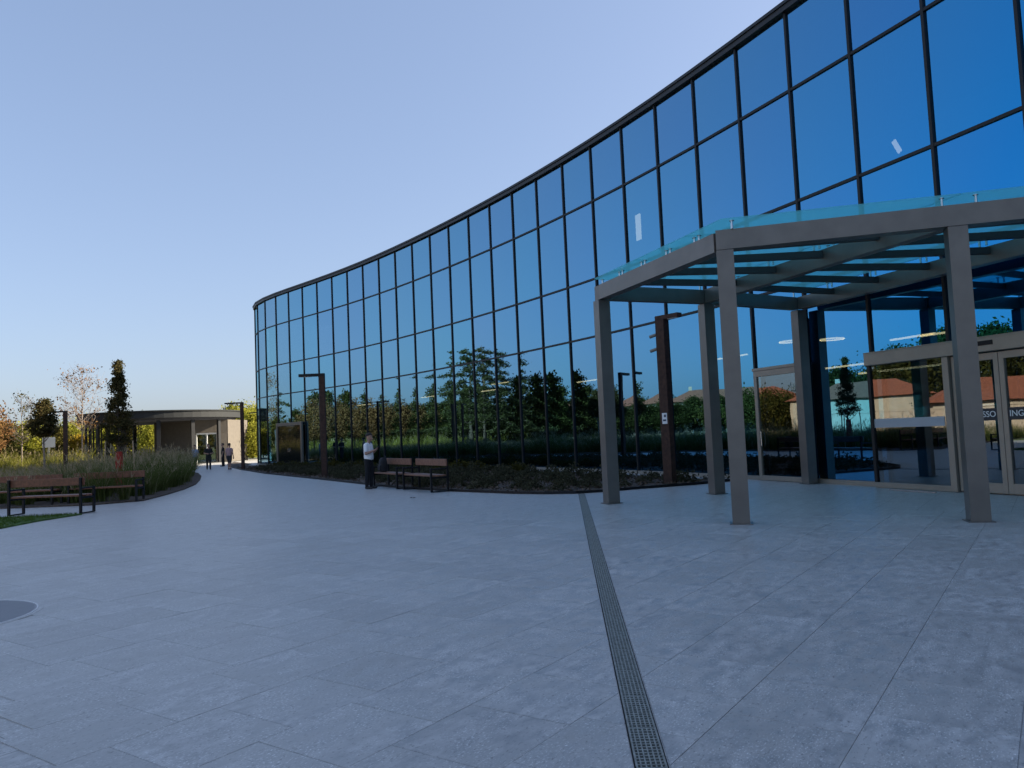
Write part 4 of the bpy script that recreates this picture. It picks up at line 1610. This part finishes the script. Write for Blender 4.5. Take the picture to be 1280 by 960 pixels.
# trees, houses and wall that show in the mirrored facade
cedars = [make_cedar(41, 16.0, 4.6), make_cedar(42, 13.0, 4.0)]
plant_tree('tall cedar with layered drooping branches mirrored in the middle of the facade', (-79.0, 84.4, 0), cedars[0], 0.3, 1.0, 'cedars mirrored in the facade', 'cedar_tree')
plant_tree('slimmer cedar mirrored in the panes left of the canopy', (-43.5, 58.5, 0), cedars[1], 2.0, 0.86, 'cedars mirrored in the facade', 'cedar_tree')
plant_tree('cedar mirrored near the far left end of the facade', (-90, 93.5, 0), cedars[1], 4.0, 1.1, 'cedars mirrored in the facade', 'cedar_tree')
rnd = random.Random(5)
mir = [(-58, 62, 3), (-62, 68, 3), (-60, 76, 3), (-66, 72, 3), (-70, 92, 1), (-64, 84, 3), (-86, 86, 1), (-90, 78, 3), (-78, 64, 3), (-72, 60, 1), (-56, 72, 1), (-52, 66, 3),
       (-62, 40, 3), (-74, 36, 3), (-80, 46, 1), (-84, 56, 3), (-48, 58, 3), (-66, 102, 0), (-76, 108, 2), (-90, 66, 1)]
wh2 = ['front of the mirrored row', 'under the cedar tips', 'middle of the mirrored row', 'behind the front row', 'left end of the mirrored row', 'below the tall cedar', 'far behind the tall cedar', 'farthest back of the row',
       'beside the slim cedar', 'near the mirrored red roofs', 'at the park corner', 'before the red roofs', 'left of the pale house', 'behind the pale house', 'between the two houses', 'behind the red roofs', 'nearest the tall grass', 'beyond the pavilion', 'farthest beyond the pavilion', 'right of the slim cedar']
for (x, y, k_), wh in zip(mir, wh2):
    plant_tree(BN[k_] + ' tree mirrored in the facade, ' + wh, (x, y, 0), BUSH[k_], rnd.uniform(0, 6.28), rnd.uniform(0.65, 1.3), 'trees mirrored in the facade', 'park_tree')

BIG = make_tree(36, 'round', 10.5, 1.5, 4.2, 190, 70, 0.20, [M['L_dark']], M['bark'], None, 0.2)
for (x, y, sc, wh) in ((-88, 52, 1.0, 'left of the cream house roof'), (-84, 44, 1.15, 'right above the cream house roof'), (-80, 34, 1.1, 'above the low red roof'),
                       (-76, 25, 1.15, 'above the sliding door letters'), (-92, 61, 0.85, 'between the two far roofs'), (-76, 66.5, 0.52, 'before the white house, left'), (-79, 61.5, 0.46, 'before the white house, right'), (-81, 56.5, 0.5, 'before the distant red roof'),
                       (-70, 66, 0.42, 'low in front of the white house'), (-74, 16, 1.1, 'at the right end of the entrance glass')):
    plant_tree('large dark broadleaf tree mirrored ' + wh, (x, y, 0), BIG, rnd.uniform(0, 6.28), sc, 'large trees behind the mirrored houses', 'broadleaf_tree')


def house(label, x, y, rz, W_, D_, eave, ridge, wallm, wins):
    t = thing('house', label, 'house', (x, y, 0), rz, 'houses mirrored in the facade')
    MB().box((0, 0, eave / 2), (W_, D_, eave)).build('wall', wallm, t)
    b_ = MB()
    e_ = 0.5
    X, Y = W_ / 2 + e_, D_ / 2 + e_
    z0, z1 = eave + 0.005, ridge
    A = [(-X, -Y, z0), (X, -Y, z0), (X, Y, z0), (-X, Y, z0), (-X + Y * 0.8, 0, z1), (X - Y * 0.8, 0, z1)]
    for f_ in ((0, 1, 5, 4), (1, 2, 5), (2, 3, 4, 5), (3, 0, 4), (3, 2, 1, 0)):
        b_.face([A[i] for i in f_])
    r_ = b_.build('roof', M['roof'], t)
    MB().box((W_ * 0.22, 0.6, ridge - 0.1), (0.6, 0.6, 1.3)).build('chimney', wallm, r_)
    for (wx, wz, ww, wh_, side) in wins:
        if side == 'f':
            c_, dm = (wx, -D_ / 2 - 0.02, wz), (ww, 0.08, wh_)
            c2, dm2 = (wx, -D_ / 2 - 0.063, wz), (ww - 0.2, 0.02, wh_ - 0.2)
        else:
            c_, dm = (W_ / 2 + 0.02, wx, wz), (0.08, ww, wh_)
            c2, dm2 = (W_ / 2 + 0.063, wx, wz), (0.02, ww - 0.2, wh_ - 0.2)
        w_ = MB().box(c_, dm).build('window', M['white'], t)
        MB().box(c2, dm2).build('pane', M['film'], w_)
    return t


fw = [(-4, 1.5, 1.1, 1.4, 'f'), (-1.2, 1.5, 1.1, 1.4, 'f'), (2, 1.2, 1.2, 2.2, 'f'), (4.4, 1.5, 1.1, 1.4, 'f'), (-2, 1.5, 1.1, 1.4, 's'), (2, 1.5, 1.1, 1.4, 's')]
fw2 = fw + [(-4, 4.1, 1.1, 1.4, 'f'), (-1.2, 4.1, 1.1, 1.4, 'f'), (2, 4.1, 1.2, 1.4, 'f'), (4.4, 4.1, 1.1, 1.4, 'f'), (-2, 4.1, 1.1, 1.4, 's'), (2, 4.1, 1.1, 1.4, 's')]
house('cream house with red hip roof mirrored beside the entrance', -72, 49.5, R(70), 13, 9, 4.0, 6.2, M['cream'], fw)
house('low house with large red roof mirrored in the sliding door', -62, 33, R(66), 13, 9, 2.7, 5.2, M['cream'], fw)
house('white house with red roof mirrored left of the canopy', -92, 72, R(64), 13, 9, 5.4, 7.4, M['whitewall'], fw2)
house('distant red roofed house mirrored behind the canopy columns', -96, 60, R(60), 13, 9, 5.2, 7.2, M['cream'], fw2)
wl_ = MB()
wl_.bar((-29, 8, 1.0), (-37, 40, 1.0), 0.25, 2.0)
wl_.bar((-29, 8, 2.045), (-37, 40, 2.045), 0.35, 0.08)
tag(wl_.build('garden_wall', M['whitewall']), 'low white garden wall behind the lawn mirrored in the entrance glass', 'wall')

# far wood that closes the horizon
rng = np.random.default_rng(77)
n = 26000
az = rng.uniform(R(55), R(285), n)
dist = rng.uniform(170, 260, n)
hmax = 5.2 + 1.6 * np.sin(az * 23) + 1.1 * np.sin(az * 57 + 1) + 0.8 * np.sin(az * 131)
zz = rng.uniform(0, 1, n) ** 0.8 * hmax * (dist / 200)
C_ = np.stack([dist * np.cos(az), dist * np.sin(az), zz], 1)
v, f = leaf_quads(rng, C_, 1.0)
wood = struct(link('far_wood', arr_mesh('far_wood', v, f, [M['L_green']])), 'stuff')
wood['label'] = 'distant line of trees closing the horizon'


def inside_poly(P, poly):
    x, y = P[:, 0], P[:, 1]
    r_ = np.zeros(len(P), bool)
    for i in range(len(poly)):
        x0, y0 = poly[i]
        x1, y1 = poly[(i + 1) % len(poly)]
        c = ((y0 > y) != (y1 > y)) & (x < (x1 - x0) * (y - y0) / (y1 - y0 + 1e-12) + x0)
        r_ ^= c
    return r_


def blades(rng, base, h, lean, width, seg_n=3, mi_top=None):
    """arching ribbons: base (n,3), height h, outward lean vector (n,2)"""
    n = len(base)
    d = lean / (np.linalg.norm(lean, axis=1)[:, None] + 1e-9)
    side = np.stack([-d[:, 1], d[:, 0], np.zeros(n)], 1)
    tw = rng.uniform(0, 2 * math.pi, n)
    side = np.stack([np.cos(tw), np.sin(tw), np.zeros(n)], 1) * width[:, None] * 0.5
    V = []
    for s in range(seg_n + 1):
        t = s / seg_n
        ctr = base.copy()
        ctr[:, :2] += lean * (t ** 1.8)[None] if False else lean * t ** 1.8
        ctr[:, 2] += h * (t - 0.28 * t ** 3 * np.clip(np.linalg.norm(lean, axis=1) / h, 0, 1.2))
        k = (1 - t) * 0.8 + 0.2
        V += [ctr - side * k, ctr + side * k]
    V = np.stack(V, 1)
    nv = 2 * (seg_n + 1)
    f = []
    for s in range(seg_n):
        f.append(np.array([2 * s, 2 * s + 1, 2 * s + 3, 2 * s + 2]))
    f = np.stack(f)[None] + (np.arange(n) * nv)[:, None, None]
    return V.reshape(-1, 3), f.reshape(-1, 4)


def grass_field(name, seed, poly, spacing, per, hrange, leanf, width, mats_, plume=0.0, filt=None, kind='stuff', z=0.04, hfun=None):
    rng = np.random.default_rng(seed)
    P_ = np.array(poly)
    lo, hi = P_.min(0), P_.max(0)
    n = int((hi[0] - lo[0]) * (hi[1] - lo[1]) / spacing ** 2)
    c = rng.uniform(lo, hi, size=(n, 2))
    c = c[inside_poly(c, poly)]
    if filt is not None:
        c = c[filt(c)]
    hs = rng.uniform(*hrange, size=len(c))
    if hfun is not None:
        hs = hs * hfun(c)
    k = per
    cc = np.repeat(c, k, 0)
    h = np.repeat(hs, k) * rng.uniform(0.55, 1.12, len(cc))
    ph_ = rng.uniform(0, 2 * math.pi, len(cc))
    r0 = np.abs(rng.normal(0, spacing * 0.22, len(cc)))
    base = np.concatenate([cc + np.stack([np.cos(ph_), np.sin(ph_)], 1) * r0[:, None], np.full((len(cc), 1), z)], 1)
    ln = np.stack([np.cos(ph_), np.sin(ph_)], 1) * (h * leanf * rng.uniform(0.2, 1.3, len(cc)))[:, None]
    v, f = blades(rng, base, h, ln, width * rng.uniform(0.6, 1.3, len(cc)))
    mi = np.zeros(len(f), dtype=np.int32)
    if plume > 0:
        npl = int(len(cc) * plume)
        sel = rng.choice(len(cc), npl, replace=False)
        hb = h[sel] * rng.uniform(0.95, 1.22, npl)
        v2, f2 = blades(rng, base[sel], hb, ln[sel] * 0.7, np.full(npl, 0.012))
        # plumes: soft clusters of short ribbons at the tips
        tip = base[sel].copy()
        tip[:, :2] += ln[sel] * 0.7
        tip[:, 2] += hb * 0.86
        tip = np.repeat(tip, 5, 0) + rng.normal(size=(npl * 5, 3)) * np.array([0.03, 0.03, 0.05])
        v3, f3 = blades(rng, tip, rng.uniform(0.08, 0.2, len(tip)), rng.normal(size=(len(tip), 2)) * 0.05, np.full(len(tip), 0.022), 1)
        n1, n2 = len(v), len(v2)
        v = np.concatenate([v, v2, v3])
        mi = np.concatenate([mi, np.ones(len(f2) + len(f3), dtype=np.int32)])
        f = np.concatenate([f, f2 + n1, f3 + n1 + n2])
    o = link(name, arr_mesh(name, v, f, mats_, mi))
    return struct(o, kind)


def edge_dist(poly_pts):
    E_ = np.array(poly_pts)

    def fn(c):
        best = np.full(len(c), 1e9)
        for i in range(len(E_) - 1):
            a_, b_ = E_[i], E_[i + 1]
            ab = b_ - a_
            t = np.clip(((c - a_) @ ab) / (ab @ ab), 0, 1)
            best = np.minimum(best, np.linalg.norm(c - (a_ + t[:, None] * ab), axis=1))
        return best
    return fn


edge_pts = [(-22, 23.6), (-15.56, 23.59), (-12.76, 23.32), (-11.59, 24.38), (-12.0, 26.8), (-12.65, 29.82), (-13.7, 33.5), (-15.25, 37.79), (-17.0, 42.3), (-19.02, 46.9), (-22.3, 53.0), (-25.5, 59.5), (-29.0, 65.5)]
ed_fn = edge_dist(edge_pts)
TR = np.array(ground_at(148.5, 28)[:2])


def clear(c):
    v_ = c - TR
    along = v_ @ (TR / np.linalg.norm(TR))
    side_ = np.abs(v_ @ np.array([-TR[1], TR[0]]) / np.linalg.norm(TR))
    return ~((side_ < 0.32) & (along < 0.5) & (along > -3.0))


g1 = grass_field('ornamental_grass', 51, gb, 0.55, 74, (0.75, 1.55), 0.75, 0.022, [M['G_blade'], M['G_plume']], 0.10,
                 lambda c: (ed_fn(c) > 0.55) & (ed_fn(c) < 7.0) & clear(c), hfun=lambda c: np.where(c[:, 0] < -14.2 - 0.34 * (c[:, 1] - 23.6), 0.60, 1.0))
g1['label'] = 'tall ornamental grass with pale plumes filling the bed behind the left benches'
g2 = grass_field('meadow_grass', 52, gb, 0.8, 36, (0.8, 1.5), 0.5, 0.03, [M['G_lit'], M['G_plume']], 0.12, lambda c: (ed_fn(c) >= 7.0) & (c[:, 0] > -56), hfun=lambda c: np.where(c[:, 1] > 63, 1.45, 0.5))
g2['label'] = 'yellowish sunlit meadow grass behind the ornamental bed'
g3 = grass_field('lawn_grass', 53, lawn_poly, 0.075, 5, (0.04, 0.075), 0.5, 0.008, [M['G_lawn']], 0, lambda c: (c[:, 0] > -15.5) & (c[:, 1] > 13), z=0.03)
g3['label'] = 'short mown grass blades of the lawn corner by the nearest bench'

# low shrubs in the facade bed
rng = np.random.default_rng(61)


def shrub_mesh(seed, r, h, n, ls, m_):
    g = np.random.default_rng(seed)
    q = g.normal(size=(n, 3))
    q /= np.linalg.norm(q, axis=1)[:, None]
    q *= g.uniform(0.25, 1.0, size=(n, 1)) ** 0.5
    q[:, 2] = np.abs(q[:, 2])
    q *= np.array([r, r, h]) * (1 + 0.25 * np.sin(q[:, :1] * 5 + seed))
    v, f = leaf_quads(g, q, ls)
    return arr_mesh('shrub', v, f, m_)


low = [shrub_mesh(70 + i, 0.42, 0.26, 260, 0.042, [M['shrub']]) for i in range(4)]
bedpoly = bed_edge + inner
bd = edge_dist(bed_edge)
idn = edge_dist([tuple(t) for t in inner])
P_ = rng.uniform((-19, 19.5), (7, 52), size=(6000, 2))
P_ = P_[inside_poly(P_, bedpoly) & (bd(P_) > 0.5) & (idn(P_) > 0.8)]
keep = []
for q in P_:
    if all(np.hypot(*(q - w_)) > 0.82 for w_ in keep):
        keep.append(q)
keep = [q for q in keep if q[1] < 50][:200]
print('low shrubs', len(keep))
for i, q in enumerate(keep):
    s_ = 0.75 + 0.6 * rng.random()
    o = link('ground_cover_shrub', low[i % 4], None, (q[0], q[1], 0.02), rng.uniform(0, 6.28))
    o.scale = (s_, s_, s_ * (0.8 + 0.5 * rng.random()))
    tag(o, 'low grey-green ground cover shrub in the mulch bed before the facade', 'shrub', 'ground cover shrubs in the facade bed')
litter_n = 9000
P_ = rng.uniform((-20, 19.5), (7, 55), size=(litter_n * 4, 2))
P_ = P_[inside_poly(P_, bedpoly) & (bd(P_) > 0.06)][:litter_n]
C_ = np.concatenate([P_, rng.uniform(0.04, 0.09, size=(len(P_), 1))], 1)
v, f = leaf_quads(rng, C_, 0.05, 0.6)
lt = struct(link('bark_litter', arr_mesh('bark_litter', v, f, [mat('bark_chips', (0.10, 0.072, 0.052), 0.95, var=0.5, scale=3)])), 'stuff')
lt['label'] = 'loose bark chips strewn over the facade bed'
hed = [shrub_mesh(80 + i, 0.55, 0.46, 420, 0.06, [M['L_green']]) for i in range(3)]
n_h = 0
for i in range(FAR_N + 4, FAR_N + 18):
    for s_ in (0.0, 0.5):
        mid, ang, out = seg(i)
        q = pts[i] + (pts[i + 1] - pts[i]) * (s_ + rng.uniform(-.1, .1)) + out * rng.uniform(1.6, 2.2)
        o = link('hedge_shrub', hed[n_h % 3], None, (q.x, q.y, 0.02), rng.uniform(0, 6.28))
        sc = rng.uniform(0.75, 1.1)
        o.scale = (sc, sc, sc * rng.uniform(0.75, 1.0))
        tag(o, 'leafy green shrub in the row at the foot of the glass facade', 'shrub', 'green shrubs along the foot of the facade')
        n_h += 1

# pale board on a bent post in the meadow, taken for a basketball backboard
q = ground_at(61, 70)
bs = thing('backboard_post', 'pale rectangular board on a curved white post in the meadow', 'backboard', q, R(8))
MB().box((0, 0, 2.55), (1.06, 0.06, 0.92), bev=0.01).build('board', M['white'], bs)
b = MB()
b.tube([(-0.25, 0.5, 0), (-0.25, 0.5, 1.2), (-0.2, 0.45, 1.8), (-0.05, 0.25, 2.25), (0.0, 0.09, 2.5)], 0.09, 8)
b.build('post', M['white'], bs)
